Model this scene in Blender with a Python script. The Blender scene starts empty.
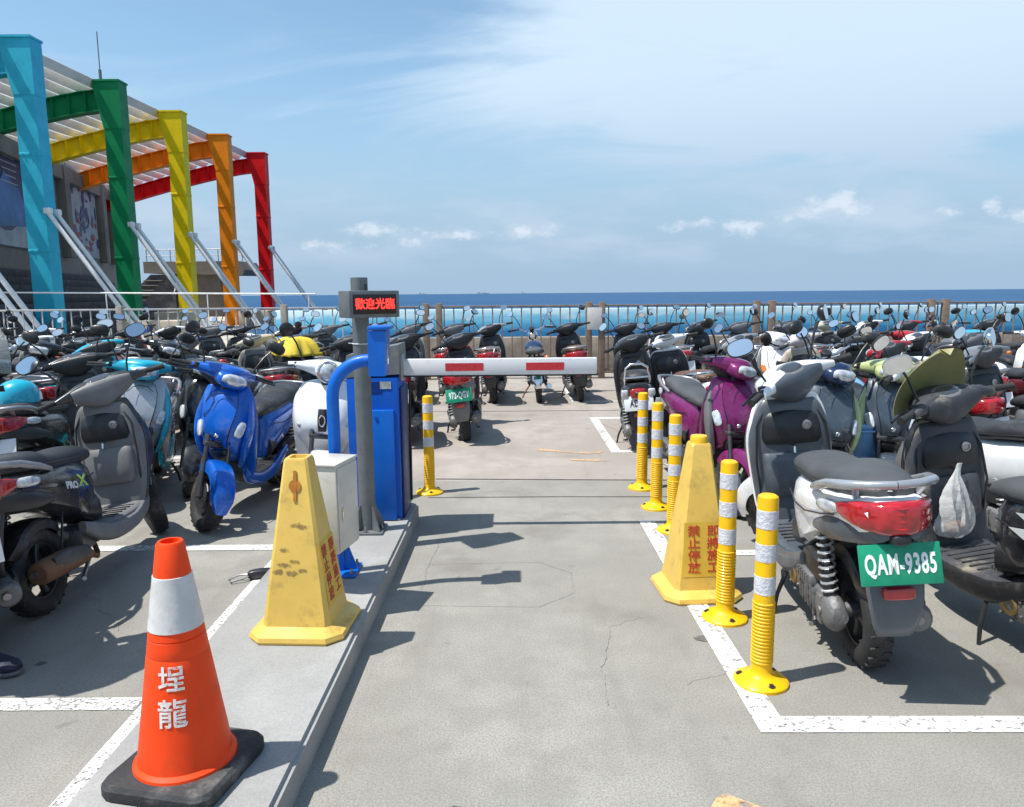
import bpy, bmesh, math, random
from math import sin, cos, pi, radians as R
from mathutils import Vector, Matrix, Euler
random.seed(7)
S = bpy.context.scene
COL = S.collection
# ------------------------------------------------------------------ camera
cam = bpy.data.cameras.new('camera'); cam_o = bpy.data.objects.new('camera', cam); COL.objects.link(cam_o)
pitch = math.atan(110.2/760); roll = R(0.5)
cam.sensor_fit = 'HORIZONTAL'; cam.sensor_width = 36; cam.lens = 36*760/1024
cam.clip_start = .05; cam.clip_end = 60000
fw = Vector((0, cos(pitch), -sin(pitch))); u0 = Vector((0, sin(pitch), cos(pitch))); r0 = Vector((1, 0, 0))
rt = cos(roll)*r0 - sin(roll)*u0; up = cos(roll)*u0 + sin(roll)*r0
cam_o.matrix_world = Matrix(((rt.x, up.x, -fw.x, 0), (rt.y, up.y, -fw.y, 0), (rt.z, up.z, -fw.z, 1.57), (0, 0, 0, 1)))
S.camera = cam_o
# ------------------------------------------------------------------ world, sun
SUN = Vector((-.36, -.12, .78)).normalized()
sun_el = math.asin(SUN.z)
W = bpy.data.worlds.new('World'); S.world = W; W.use_nodes = True
nt = W.node_tree; N = nt.nodes; L = nt.links; N.clear()
def nn(t, tree=None, **k):
    n = (tree or nt).nodes.new(t)
    for a, v in k.items(): setattr(n, a, v)
    return n
def math_node(op, a, b=None, c=None, tree=None, clamp=False):
    tr = tree or nt
    n = tr.nodes.new('ShaderNodeMath'); n.operation = op; n.use_clamp = clamp
    for i, v in enumerate((a, b, c)):
        if v is None: continue
        if isinstance(v, (int, float)): n.inputs[i].default_value = v
        else: tr.links.new(v, n.inputs[i])
    return n.outputs[0]
def maprange(v, a, b, c=0, d=1, tree=None, smooth=True):
    tr = tree or nt
    n = tr.nodes.new('ShaderNodeMapRange'); n.interpolation_type = 'SMOOTHSTEP' if smooth else 'LINEAR'
    tr.links.new(v, n.inputs[0])
    for i, x in enumerate((a, b, c, d)): n.inputs[i+1].default_value = x
    return n.outputs[0]
def mixc(f, a, b, tree=None, mode='MIX'):
    tr = tree or nt
    n = tr.nodes.new('ShaderNodeMix'); n.data_type = 'RGBA'; n.blend_type = mode
    for i, v in ((0, f), (6, a), (7, b)):
        if isinstance(v, (int, float)): n.inputs[i].default_value = v
        elif isinstance(v, tuple): n.inputs[i].default_value = (*v[:3], 1)
        else: tr.links.new(v, n.inputs[i])
    return n.outputs[2]
def noise(vec, scale, detail=4, rough=.55, tree=None, dist=0):
    tr = tree or nt
    n = tr.nodes.new('ShaderNodeTexNoise'); n.inputs['Scale'].default_value = scale
    n.inputs['Detail'].default_value = detail; n.inputs['Roughness'].default_value = rough; n.inputs['Distortion'].default_value = dist
    if vec is not None: tr.links.new(vec, n.inputs['Vector'])
    return n.outputs[0]
sky = nn('ShaderNodeTexSky', sky_type='NISHITA', sun_disc=False)
sky.sun_elevation = sun_el; sky.sun_rotation = math.atan2(SUN.x, SUN.y)
sky.air_density = 1.0; sky.dust_density = .7; sky.ozone_density = 1.6
tc = nn('ShaderNodeTexCoord'); sep = nn('ShaderNodeSeparateXYZ'); L.new(tc.outputs['Generated'], sep.inputs[0])
dx, dy, dz = sep.outputs
# direction angles: azimuth from +Y and elevation, both in radians
az = math_node('ARCTAN2', dx, dy); el = math_node('ARCSINE', dz)
cmb = nn('ShaderNodeCombineXYZ'); L.new(az, cmb.inputs[0]); L.new(el, cmb.inputs[1])
# high cirrus: plane projection so that streaks converge at the horizon
den = math_node('ADD', math_node('MAXIMUM', dz, 0.0), .12)
px_ = math_node('DIVIDE', dx, den); py_ = math_node('DIVIDE', dy, den)
cp = nn('ShaderNodeCombineXYZ'); L.new(px_, cp.inputs[0]); L.new(py_, cp.inputs[1])
mp = nn('ShaderNodeMapping'); L.new(cp.outputs[0], mp.inputs[0]); mp.inputs['Scale'].default_value = (.75, 1.0, 1); mp.inputs['Rotation'].default_value = (0, 0, R(25)); mp.inputs['Location'].default_value = (1.7, .3, 0)
c1 = noise(mp.outputs[0], 1.0, 9, .58, dist=.9)
# a broad veil that lies east of north, above the sea
ddx = math_node('DIVIDE', math_node('SUBTRACT', az, .36), .46)
dde = math_node('DIVIDE', math_node('SUBTRACT', el, .27), .15)
veil = math_node('SUBTRACT', 1.0, math_node('SQRT', math_node('ADD', math_node('MULTIPLY', ddx, ddx), math_node('MULTIPLY', dde, dde))))
veil = maprange(veil, -.35, .55)
cir = math_node('ADD', math_node('MULTIPLY', veil, .50), math_node('ADD', math_node('MULTIPLY', c1, 1.5), -.27))
cir = maprange(cir, .46, .90, 0, .96)
# low bank near the horizon
mp2 = nn('ShaderNodeMapping'); L.new(cmb.outputs[0], mp2.inputs[0]); mp2.inputs['Scale'].default_value = (5, 17, 1)
c2 = noise(mp2.outputs[0], 1.0, 6, .55)
band = math_node('MULTIPLY', maprange(el, .015, .07), maprange(el, .16, .09))
low = math_node('MULTIPLY', maprange(c2, .40, .66), math_node('MULTIPLY', band, .9))
# small cumulus with crisp tops
mp3 = nn('ShaderNodeMapping'); L.new(cmb.outputs[0], mp3.inputs[0]); mp3.inputs['Scale'].default_value = (1, 1.5, 1)
c3 = noise(mp3.outputs[0], 24, 8, .68)
blobs = None
for (a, e, ra, re) in ((.398, .098, .040, .024), (.30, .081, .045, .013), (.23, .083, .04, .010), (.02, .078, .045, .012), (-.08, .075, .05, .008), (-.17, .08, .06, .010), (.555, .090, .014, .010), (.515, .086, .02, .006), (-.23, .062, .05, .009), (.59, .08, .03, .012), (-.13, .066, .025, .008),
                       (1.0, .09, .06, .018), (1.5, .085, .08, .016), (-1.1, .09, .07, .016), (-1.9, .08, .08, .015), (2.4, .09, .07, .017)):
    A = math_node('DIVIDE', math_node('SUBTRACT', az, a), ra); E_ = math_node('DIVIDE', math_node('SUBTRACT', el, e), re)
    d = math_node('SUBTRACT', 1.0, math_node('SQRT', math_node('ADD', math_node('MULTIPLY', A, A), math_node('MULTIPLY', E_, E_))))
    blobs = d if blobs is None else math_node('MAXIMUM', blobs, d)
cum = maprange(math_node('ADD', blobs, math_node('MULTIPLY', math_node('SUBTRACT', c3, .5), 3.2)), .0, .95, 0, .72)
bgs = mixc(cir, mixc(1.0, sky.outputs[0], (.86, .985, .95), mode='MULTIPLY'), (4.0, 4.9, 5.75))
hz = maprange(el, .30, 0.015, .14, .97)
bgs = mixc(hz, bgs, (2.0, 2.85, 3.85))
bgs = mixc(low, bgs, (2.9, 3.65, 4.5))
bgs = mixc(cum, bgs, mixc(maprange(c3, .40, .60), (3.2, 3.8, 4.5), (4.3, 4.75, 5.3)))
bg = nn('ShaderNodeBackground'); L.new(bgs, bg.inputs[0]); bg.inputs[1].default_value = .12
L.new(bg.outputs[0], nn('ShaderNodeOutputWorld').inputs[0])
sl = bpy.data.lights.new('sun', 'SUN'); sl.energy = 4.0; sl.angle = R(.6); sl.color = (1, .965, .90)
so = bpy.data.objects.new('sun', sl); COL.objects.link(so); so.rotation_euler = SUN.to_track_quat('Z', 'Y').to_euler()
S.view_settings.view_transform = 'Standard'; S.view_settings.look = 'None'; S.view_settings.exposure = 0.65; S.view_settings.gamma = 1
# ------------------------------------------------------------------ materials
def mat(name, col, rough=.5, metal=0., coat=0., var=.12, vs=6., bump=0., bs=60., spec=.5, emit=None, alpha=None, trans=0., grime=None):
    m = bpy.data.materials.new(name); m.use_nodes = True; t = m.node_tree
    b = t.nodes['Principled BSDF']
    b.inputs['Roughness'].default_value = rough; b.inputs['Metallic'].default_value = metal
    b.inputs['Coat Weight'].default_value = coat; b.inputs['Coat Roughness'].default_value = .06
    b.inputs['Specular IOR Level'].default_value = spec; b.inputs['Transmission Weight'].default_value = trans
    if alpha is not None: b.inputs['Alpha'].default_value = alpha
    tcn = t.nodes.new('ShaderNodeTexCoord')
    if var:
        f = maprange(noise(tcn.outputs['Object'], vs, 6, .6, t), .3, .7, 0, 1, t)
        c = mixc(f, tuple(x*(1-var) for x in col), tuple(min(1, x*(1+var*.6)+.004) for x in col), t)
        if grime:
            g2 = maprange(noise(tcn.outputs['Object'], grime[1], 8, .68, t), .52, .72, 0, grime[2], t)
            c = mixc(g2, c, grime[0], t)
        t.links.new(c, b.inputs['Base Color'])
        rr = maprange(noise(tcn.outputs['Object'], vs*1.7, 4, .6, t), .25, .75, max(.02, rough-.06), min(1, rough+.12), t)
        t.links.new(rr, b.inputs['Roughness'])
    else: b.inputs['Base Color'].default_value = (*col, 1)
    if bump:
        bn = t.nodes.new('ShaderNodeBump'); bn.inputs['Strength'].default_value = bump; bn.inputs['Distance'].default_value = .01
        t.links.new(noise(tcn.outputs['Object'], bs, 4, .6, t), bn.inputs['Height']); t.links.new(bn.outputs[0], b.inputs['Normal'])
    if emit: b.inputs['Emission Color'].default_value = (*emit[0], 1); b.inputs['Emission Strength'].default_value = emit[1]
    return m
def paint(name, col, metal=.0): return mat(name, col, .25, metal, .6, .06, 4, spec=.4, grime=((.25, .23, .2), 11, .22))
dust = ((.16, .15, .135), 7, .35)
M = dict(
 black=mat('black_plastic', (.016, .016, .018), .38, grime=dust), trim=mat('charcoal_plastic', (.028, .029, .031), .48, grime=dust),
 slate=mat('slate_plastic', (.07, .085, .105), .42, coat=.3, grime=dust), greyp=mat('grey_plastic', (.15, .15, .155), .5, grime=dust),
 olive=mat('faded_olive_plastic', (.235, .225, .085), .5, grime=dust), camo=mat('mottled_plastic', (.045, .047, .055), .5, var=.2, grime=((.30, .27, .21), 3.4, .95)), beige=mat('beige_plastic', (.42, .37, .28), .5, grime=dust),
 seat=mat('black_vinyl', (.022, .023, .026), .5, bump=.25, bs=180, grime=dust), seatg=mat('grey_vinyl', (.065, .07, .075), .6, bump=.25, bs=180), seatb=mat('brown_vinyl', (.12, .06, .035), .5, bump=.2, bs=160),
 rubber=mat('tyre_rubber', (.022, .022, .023), .75, bump=.3, bs=120, grime=((.16, .14, .12), 6, .7)), grip=mat('grip_rubber', (.02, .02, .02), .7, bump=.4, bs=200),
 alloy=mat('cast_alloy', (.36, .36, .37), .42, .8, bump=.15, grime=((.09, .08, .07), 14, .8)), darkalloy=mat('dark_alloy', (.07, .07, .075), .45, .6, grime=dust),
 engine=mat('engine_casting', (.22, .22, .22), .55, .6, bump=.4, bs=80, grime=((.05, .042, .035), 16, .9)), chrome=mat('chrome', (.75, .75, .76), .12, 1, var=.05),
 steel=mat('steel', (.30, .30, .31), .35, .9, grime=((.14, .08, .05), 18, .7)), rust=mat('rusty_steel', (.20, .10, .055), .75, .3, bump=.5, bs=90, grime=((.3, .25, .2), 20, .5)),
 lens=mat('clear_lens', (.62, .64, .66), .1, .25, 1, var=.35, vs=26), red=mat('red_lens', (.42, .008, .014), .12, 0, 1, var=.35, vs=18), amber=mat('amber_lens', (.65, .17, .02), .12, 0, 1, var=.2, vs=18),
 mirror=mat('mirror_glass', (.86, .88, .9), .03, 1, var=0), dash=mat('dash_glass', (.05, .055, .06), .08, 0, 1, var=0), chromey=mat('amber_mirror', (.75, .62, .25), .08, .9, var=.1),
 glass=mat('windshield_acrylic', (.55, .58, .56), .08, 0, .5, var=.15, alpha=.22), spring=mat('coil_spring', (.62, .62, .62), .3, .7), gold=mat('gold_spring', (.65, .32, .10), .35, .5),
 plateW=mat('plate_white', (.72, .74, .76), .4, var=.08), plateG=mat('plate_green', (.004, .26, .14), .4, var=.1, vs=20), ink=mat('plate_ink', (.02, .02, .025), .5, var=0), inkw=mat('plate_white_ink', (.8, .82, .8), .45, var=.05),
 goldm=mat('brass_cover', (.38, .26, .10), .4, .8, grime=dust), disc=mat('brake_disc', (.45, .45, .46), .25, 1, var=.1),
)
P = dict(blue=paint('blue_paint', (.0, .105, .52), .2), white=mat('white_paint', (.80, .81, .82), .22, 0, .6, .04, 4, spec=.4, grime=((.35, .33, .30), 11, .16)), silver=paint('silver_paint', (.42, .43, .45), .5), purple=paint('purple_paint', (.22, .015, .13), .35),
 cyan=paint('turquoise_paint', (.012, .40, .56), .1), black=paint('gloss_black_paint', (.012, .013, .016)), red=paint('red_paint', (.42, .012, .018), .1), darkgrey=paint('dark_grey_paint', (.06, .064, .07), .3),
 teal=paint('dark_teal_paint', (.012, .085, .11), .2), navy=paint('navy_paint', (.012, .03, .09), .2), cream=paint('cream_paint', (.55, .49, .37)), pearl=paint('pearl_paint', (.62, .54, .52)), lime=paint('pale_green_paint', (.46, .52, .22)), slateb=paint('slate_paint', (.05, .07, .095), .1),
 orange=paint('orange_paint', (.5, .14, .02)), grey=paint('grey_paint', (.2, .21, .22), .3), camo=mat('mottled_grey_beige', (.045, .047, .055), .45, var=.2, grime=((.30, .27, .21), 3.2, .95)), skyb=paint('sky_blue_paint', (.18, .38, .55), .1), maroon=paint('maroon_paint', (.12, .01, .016), .2))
# ------------------------------------------------------------------ mesh helpers
class MB:
    def __init__(s): s.v = []; s.f = []
    def add(s, vs, fs, mtx=None):
        k = len(s.v)
        s.v += [tuple(mtx @ Vector(p)) if mtx else tuple(p) for p in vs]
        s.f += [tuple(i+k for i in f) for f in fs]; return s
    def box(s, c, d, mtx=None, bev=0.0):
        x, y, z = (a/2 for a in d)
        if bev:
            bm = bmesh.new(); bmesh.ops.create_cube(bm, size=1)
            for v in bm.verts: v.co = Vector((v.co.x*d[0], v.co.y*d[1], v.co.z*d[2]))
            bmesh.ops.bevel(bm, geom=list(bm.edges), offset=bev, segments=2, profile=.5, affect='EDGES')
            bm.verts.index_update()
            vs = [v.co+Vector(c) for v in bm.verts]; fs = [[v.index for v in f.verts] for f in bm.faces]; bm.free()
            return s.add(vs, fs, mtx)
        vs = [(c[0]+i*x, c[1]+j*y, c[2]+k*z) for i in (-1, 1) for j in (-1, 1) for k in (-1, 1)]
        return s.add(vs, [(0, 1, 3, 2), (4, 6, 7, 5), (0, 4, 5, 1), (2, 3, 7, 6), (0, 2, 6, 4), (1, 5, 7, 3)], mtx)
    def tube(s, pts, r, n=8, closed=False, mtx=None):
        pts = [Vector(p) for p in pts]; m = len(pts); rr = r if isinstance(r, (list, tuple)) else [r]*m
        vs = []; prev = None
        for i, p in enumerate(pts):
            if closed: t = pts[(i+1) % m]-pts[i-1]
            else: t = pts[min(i+1, m-1)]-pts[max(i-1, 0)]
            t.normalize()
            if prev is None: a = t.orthogonal().normalized()
            else: a = (prev-t*prev.dot(t)); a = a.normalized() if a.length > 1e-5 else t.orthogonal().normalized()
            prev = a; b = t.cross(a)
            for k in range(n):
                an = 2*pi*k/n; vs.append(p+(a*cos(an)+b*sin(an))*rr[i])
        fs = []
        for i in range(m if closed else m-1):
            for k in range(n): fs.append((i*n+k, i*n+(k+1) % n, ((i+1) % m)*n+(k+1) % n, ((i+1) % m)*n+k))
        if not closed: fs += [tuple(range(n))[::-1], tuple((m-1)*n+k for k in range(n))]
        return s.add(vs, fs, mtx)
    def lathe(s, prof, n=24, axis='z', c=(0, 0, 0), loop=False, mtx=None):   # prof: (radius, height along axis)
        vs = []; m = len(prof)
        for k in range(n):
            a = 2*pi*k/n
            for r, h in prof:
                p = (r*cos(a), r*sin(a), h)
                if axis == 'y': p = (p[0], h, p[1])
                if axis == 'x': p = (h, p[0], p[1])
                vs.append((p[0]+c[0], p[1]+c[1], p[2]+c[2]))
        fs = []
        for k in range(n):
            k2 = (k+1) % n
            for i in range(m if loop else m-1):
                j = (i+1) % m; fs.append((k*m+i, k2*m+i, k2*m+j, k*m+j))
        if not loop:
            if prof[0][0] > 1e-6: fs.append(tuple(k*m for k in range(n))[::-1])
            if prof[-1][0] > 1e-6: fs.append(tuple(k*m+m-1 for k in range(n)))
        return s.add(vs, fs, mtx)
    def loft(s, keys, axis='x', n=20, sub=4, mtx=None):
        # key: (pos, a, b, a+, a-, b+, b-, exponent); axis x: a=y b=z; y: a=x b=z; z: a=x b=y
        K = []
        for i in range(len(keys)-1):
            p0, p1, p2, p3 = keys[max(i-1, 0)], keys[i], keys[i+1], keys[min(i+2, len(keys)-1)]
            for j in range(sub):
                t = j/sub
                K.append([.5*((2*b)+(-a+c)*t+(2*a-5*b+4*c-d)*t*t+(-a+3*b-3*c+d)*t**3) for a, b, c, d in zip(p0, p1, p2, p3)])
        K.append(list(keys[-1])); vs = []
        for q in K:
            for k in range(n):
                an = 2*pi*k/n+pi/n; ca, sa = cos(an), sin(an); e = 2/q[7]
                A = math.copysign(abs(ca)**e, ca)*max(.0005, (q[3] if ca > 0 else q[4])); B = math.copysign(abs(sa)**e, sa)*max(.0005, (q[5] if sa > 0 else q[6]))
                a, b = q[1]+A, q[2]+B
                vs.append((q[0], a, b) if axis == 'x' else (a, q[0], b) if axis == 'y' else (a, b, q[0]))
        m = len(K); fs = [(i*n+k, i*n+(k+1) % n, (i+1)*n+(k+1) % n, (i+1)*n+k) for i in range(m-1) for k in range(n)]
        fs += [tuple(range(n))[::-1], tuple((m-1)*n+k for k in range(n))]
        return s.add(vs, fs, mtx)
    def ploft(s, secs, axis='x', sub=3, half=True):
        # secs: (pos, [(a, b), ...]) faceted cross-sections; half profiles are mirrored in y. axis x: (y, z); axis z: (y, x)
        S_ = []
        for pos, pr in secs:
            if half: pr = list(pr)+[(-a, b) for a, b in reversed(pr) if abs(a) > 1e-6]
            S_.append([pos]+[c for p in pr for c in p])
        K = []
        for i in range(len(S_)-1):
            p0, p1, p2, p3 = S_[max(i-1, 0)], S_[i], S_[i+1], S_[min(i+2, len(S_)-1)]
            for j in range(sub):
                t = j/sub; K.append([.5*((2*b)+(-a+c)*t+(2*a-5*b+4*c-d)*t*t+(-a+3*b-3*c+d)*t**3) for a, b, c, d in zip(p0, p1, p2, p3)])
        K.append(S_[-1]); n = (len(K[0])-1)//2; vs = []
        for q in K:
            for k in range(n):
                a, b = q[1+2*k], q[2+2*k]; vs.append((q[0], a, b) if axis == 'x' else (b, a, q[0]))
        m = len(K); fs = [(i*n+k, i*n+(k+1) % n, (i+1)*n+(k+1) % n, (i+1)*n+k) for i in range(m-1) for k in range(n)]+[tuple(range(n))[::-1], tuple((m-1)*n+k for k in range(n))]
        return s.add(vs, fs)
    def ell(s, c, r, n=14, m=9, e=2, mtx=None):
        keys = []
        for i in range(m):
            t = -pi/2+pi*i/(m-1); k = max(.03, cos(t))**(2/e)
            keys.append((c[0]+r[0]*math.copysign(abs(sin(t))**(2/e), sin(t)), c[1], c[2], r[1]*k, r[1]*k, r[2]*k, r[2]*k, e))
        return s.loft(keys, 'x', n, 1, mtx)
    def prism(s, pts, z0, z1, mtx=None):
        n = len(pts); vs = [(x, y, z0) for x, y in pts]+[(x, y, z1) for x, y in pts]
        return s.add(vs, [tuple(range(n))[::-1], tuple(range(n, 2*n))]+[(i, (i+1) % n, n+(i+1) % n, n+i) for i in range(n)], mtx)
    def arch(s, cx, cz, r, a0, a1, w, drop, th=.006, n=16, cy=0):   # fender: curved strip round a wheel, rounded sides
        sec = [(-w, -drop), (-w, -.3*drop), (-w*.85, -.08*drop), (-w*.4, .0), (w*.4, 0), (w*.85, -.08*drop), (w, -.3*drop), (w, -drop)]
        sec = [(y, d) for y, d in sec]+[(y*.94, d-th if abs(y) < w*.95 else d) for y, d in sec[::-1]]
        vs = []; m = len(sec)
        for i in range(n+1):
            a = a0+(a1-a0)*i/n; tp = min(1, .55+1.6*min(i, n-i)/n*2)
            for y, d in sec: vs.append((cx+(r+d)*cos(a), cy+y*tp, cz+(r+d)*sin(a)))
        fs = [(i*m+k, i*m+(k+1) % m, (i+1)*m+(k+1) % m, (i+1)*m+k) for i in range(n) for k in range(m)]
        fs += [tuple(range(m))[::-1], tuple(n*m+k for k in range(m))]
        return s.add(vs, fs)
    def mesh(s, name, sharp=38):
        me = bpy.data.meshes.new(name); me.from_pydata(s.v, [], s.f)
        bm = bmesh.new(); bm.from_mesh(me); bmesh.ops.recalc_face_normals(bm, faces=bm.faces); bm.to_mesh(me); bm.free()
        me.polygons.foreach_set('use_smooth', [True]*len(me.polygons)); me.set_sharp_from_angle(angle=R(sharp)); me.update()
        return me
    def build(s, name, m, parent=None, sharp=38):
        me = s.mesh(name, sharp); me.materials.append(m); return link(name, me, parent)
def link(name, me, parent=None):
    o = bpy.data.objects.new(name, me); COL.objects.link(o)
    if parent: o.parent = parent
    return o
def tag(o, label=None, cat=None, group=None, kind=None):
    for k, v in (('label', label), ('category', cat), ('group', group), ('kind', kind)):
        if v: o[k] = v
    return o
def thing(name, label, cat, loc=(0, 0, 0), rz=0, group=None):
    o = bpy.data.objects.new(name, None); COL.objects.link(o); o.location = loc; o.rotation_euler = (0, 0, rz); o.empty_display_size = .2
    return tag(o, label, cat, group)
def setmat(o, m):
    o.material_slots[0].link = 'OBJECT'; o.material_slots[0].material = m
def text_mesh(txt, size, ext=.0008, align='CENTER', bold=0., spacing=1., line=1.):
    cu = bpy.data.curves.new('lettering', 'FONT'); cu.body = txt; cu.size = size; cu.extrude = ext; cu.align_x = align; cu.align_y = 'CENTER'; cu.offset = bold; cu.space_character = spacing; cu.space_line = line; cu.resolution_u = 3
    o = bpy.data.objects.new('lettering', cu); COL.objects.link(o)
    dg = bpy.context.evaluated_depsgraph_get(); me = bpy.data.meshes.new_from_object(o.evaluated_get(dg)); me.name = 'lettering'
    bpy.data.objects.remove(o); return me
def text_obj(name, txt, size, m, parent, loc, rot=(0, 0, 0), warp=None, sx=1, **k):
    me = text_mesh(txt, size, **k); me.materials.clear(); me.materials.append(m)
    if sx != 1:
        for v in me.vertices: v.co.x *= sx
    if warp:
        bm = bmesh.new(); bm.from_mesh(me)
        bmesh.ops.triangulate(bm, faces=bm.faces)
        bmesh.ops.subdivide_edges(bm, edges=[e for e in bm.edges if e.calc_length() > size*.18], cuts=1)
        bm.to_mesh(me); bm.free()
        for v in me.vertices: v.co = warp(v.co)
    o = link(name, me, parent); o.location = loc; o.rotation_euler = rot; return o
# ================================================================== SETTING
def ground_mat(name, base, k=1.):
    m = bpy.data.materials.new(name); m.use_nodes = True; t = m.node_tree; b = t.nodes['Principled BSDF']
    tcn = t.nodes.new('ShaderNodeTexCoord'); v = tcn.outputs['Object']
    big = noise(v, .55, 6, .6, t, .4); mid = noise(v, 3.5, 8, .65, t); fine = noise(v, 120, 3, .7, t); grit = noise(v, 320, 2, .6, t)
    d = tuple(x*.80 for x in base); l = tuple(min(1, x*1.14) for x in base)
    c = mixc(maprange(big, .36, .62, 0, 1, t), d, l, t)
    c = mixc(maprange(mid, .40, .62, 0, .75, t), c, tuple(x*.84 for x in base), t)
    c = mixc(maprange(fine, .3, .75, 0, .55, t), tuple(x*.70 for x in base), c, t) if False else mixc(maprange(fine, .38, .60, .60*k, 0, t), c, tuple(x*.5 for x in base), t)
    c = mixc(maprange(grit, .50, .64, 0, .45*k, t), c, tuple(min(1, x*1.45) for x in base), t)
    # oil drips and rusty wash stains
    st = noise(v, 1.6, 5, .55, t, .2); c = mixc(maprange(st, .52, .72, 0, .55, t), c, (base[0]*.55, base[1]*.52, base[2]*.50), t)
    sp = t.nodes.new('ShaderNodeTexVoronoi'); sp.inputs['Scale'].default_value = 1.7; t.links.new(v, sp.inputs['Vector'])
    c = mixc(maprange(sp.outputs['Distance'], .045, .02, 0, .3, t), c, (.09, .08, .075), t)
    mpt = t.nodes.new('ShaderNodeMapping'); t.links.new(v, mpt.inputs[0]); mpt.inputs['Scale'].default_value = (5.5, .5, 1)
    c = mixc(maprange(noise(mpt.outputs[0], 1, 5, .6, t), .50, .74, 0, .30*k, t), c, (base[0]*.6, base[1]*.59, base[2]*.58), t)
    dr = noise(v, 7.5, 4, .55, t); c = mixc(maprange(dr, .66, .76, 0, .5*k, t), c, (base[0]*.45, base[1]*.43, base[2]*.42), t)
    t.links.new(c, b.inputs['Base Color']); b.inputs['Roughness'].default_value = .85; b.inputs['Specular IOR Level'].default_value = .3
    bn = t.nodes.new('ShaderNodeBump'); bn.inputs['Strength'].default_value = .35; bn.inputs['Distance'].default_value = .004
    t.links.new(math_node('ADD', fine, math_node('MULTIPLY', mid, 2.0, tree=t), tree=t), bn.inputs['Height']); t.links.new(bn.outputs[0], b.inputs['Normal'])
    return m
def line_mat(name, col, lo=.50, hi=.60, sc=38):   # worn road paint: chipped through to the concrete
    m = mat(name, col, .6, var=.10, vs=9, grime=((.35, .34, .32), 22, .6)); t = m.node_tree; b = t.nodes['Principled BSDF']
    tcn = t.nodes.new('ShaderNodeTexCoord'); v = tcn.outputs['Object']
    f = math_node('ADD', math_node('MULTIPLY', noise(v, sc, 5, .7, t), .7, tree=t), math_node('MULTIPLY', noise(v, 2.3, 3, .5, t), .3, tree=t), tree=t)
    t.links.new(maprange(f, hi, lo, 0, 1, t, False), b.inputs['Alpha']); return m
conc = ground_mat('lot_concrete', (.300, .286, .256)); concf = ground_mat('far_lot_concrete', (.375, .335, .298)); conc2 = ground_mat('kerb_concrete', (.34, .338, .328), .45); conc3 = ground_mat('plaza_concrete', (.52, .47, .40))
lot = MB(); lot.add([(-90, -30, 0), (90, -30, 0), (90, 6.28, 0), (-90, 6.28, 0)], [(0, 1, 2, 3)])
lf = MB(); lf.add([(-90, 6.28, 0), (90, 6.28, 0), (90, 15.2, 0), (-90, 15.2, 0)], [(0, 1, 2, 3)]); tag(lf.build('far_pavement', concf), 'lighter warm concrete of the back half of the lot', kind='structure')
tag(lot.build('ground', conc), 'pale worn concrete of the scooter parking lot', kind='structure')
pl = MB(); pl.prism([(-90, 15.2), (-4, 15.2), (-24, 64), (-90, 64)], -.3, .004)
tag(pl.build('plaza', conc3), 'beige paved plaza beyond the railing', kind='structure')
# sea
ms = bpy.data.materials.new('sea_water'); ms.use_nodes = True; t = ms.node_tree; b = t.nodes['Principled BSDF']
tcn = t.nodes.new('ShaderNodeTexCoord'); v = tcn.outputs['Object']
mpn = t.nodes.new('ShaderNodeMapping'); t.links.new(v, mpn.inputs[0]); mpn.inputs['Scale'].default_value = (.0016, .012, 1)
f = maprange(noise(mpn.outputs[0], 1, 6, .6, t), .3, .7, 0, 1, t)
t.links.new(mixc(f, (.014, .062, .145), (.028, .092, .195), t), b.inputs['Base Color']); b.inputs['Roughness'].default_value = .5; b.inputs['Specular IOR Level'].default_value = .12
bn = t.nodes.new('ShaderNodeBump'); bn.inputs['Strength'].default_value = .8; bn.inputs['Distance'].default_value = 1.2
mpn2 = t.nodes.new('ShaderNodeMapping'); t.links.new(v, mpn2.inputs[0]); mpn2.inputs['Scale'].default_value = (.05, .16, 1)
t.links.new(noise(mpn2.outputs[0], 1, 6, .65, t), bn.inputs['Height']); t.links.new(bn.outputs[0], b.inputs['Normal'])
sea = MB(); sea.add([(-40000, -60, -4), (40000, -60, -4), (40000, 30000, -4), (-40000, 30000, -4)], [(0, 1, 2, 3)])
tag(sea.build('water', ms), 'dark blue open sea under the horizon', kind='structure')
# painted lines on the lot
wl = line_mat('white_line_paint', (.78, .77, .75), .505, .60); wl2 = line_mat('worn_line_paint', (.74, .73, .71), .495, .60, 70); ol = line_mat('orange_line_paint', (.75, .42, .20), .44, .54, 16)
def strip(pts, w, z=.004):   # polyline of quads with mitred joins
    b = MB(); P2 = [Vector((x, y)) for x, y in pts]; vs = []
    for i, p in enumerate(P2):
        d0 = (P2[i]-P2[i-1]).normalized() if i else (P2[1]-P2[0]).normalized(); d1 = (P2[i+1]-P2[i]).normalized() if i < len(P2)-1 else d0
        nrm = Vector((-(d0+d1).y, (d0+d1).x)).normalized(); k = w/2/max(.3, nrm.dot(Vector((-d0.y, d0.x))))
        vs += [(p.x+nrm.x*k, p.y+nrm.y*k, z), (p.x-nrm.x*k, p.y-nrm.y*k, z)]
    return b.add(vs, [(2*i, 2*i+1, 2*i+3, 2*i+2) for i in range(len(P2)-1)])
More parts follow.
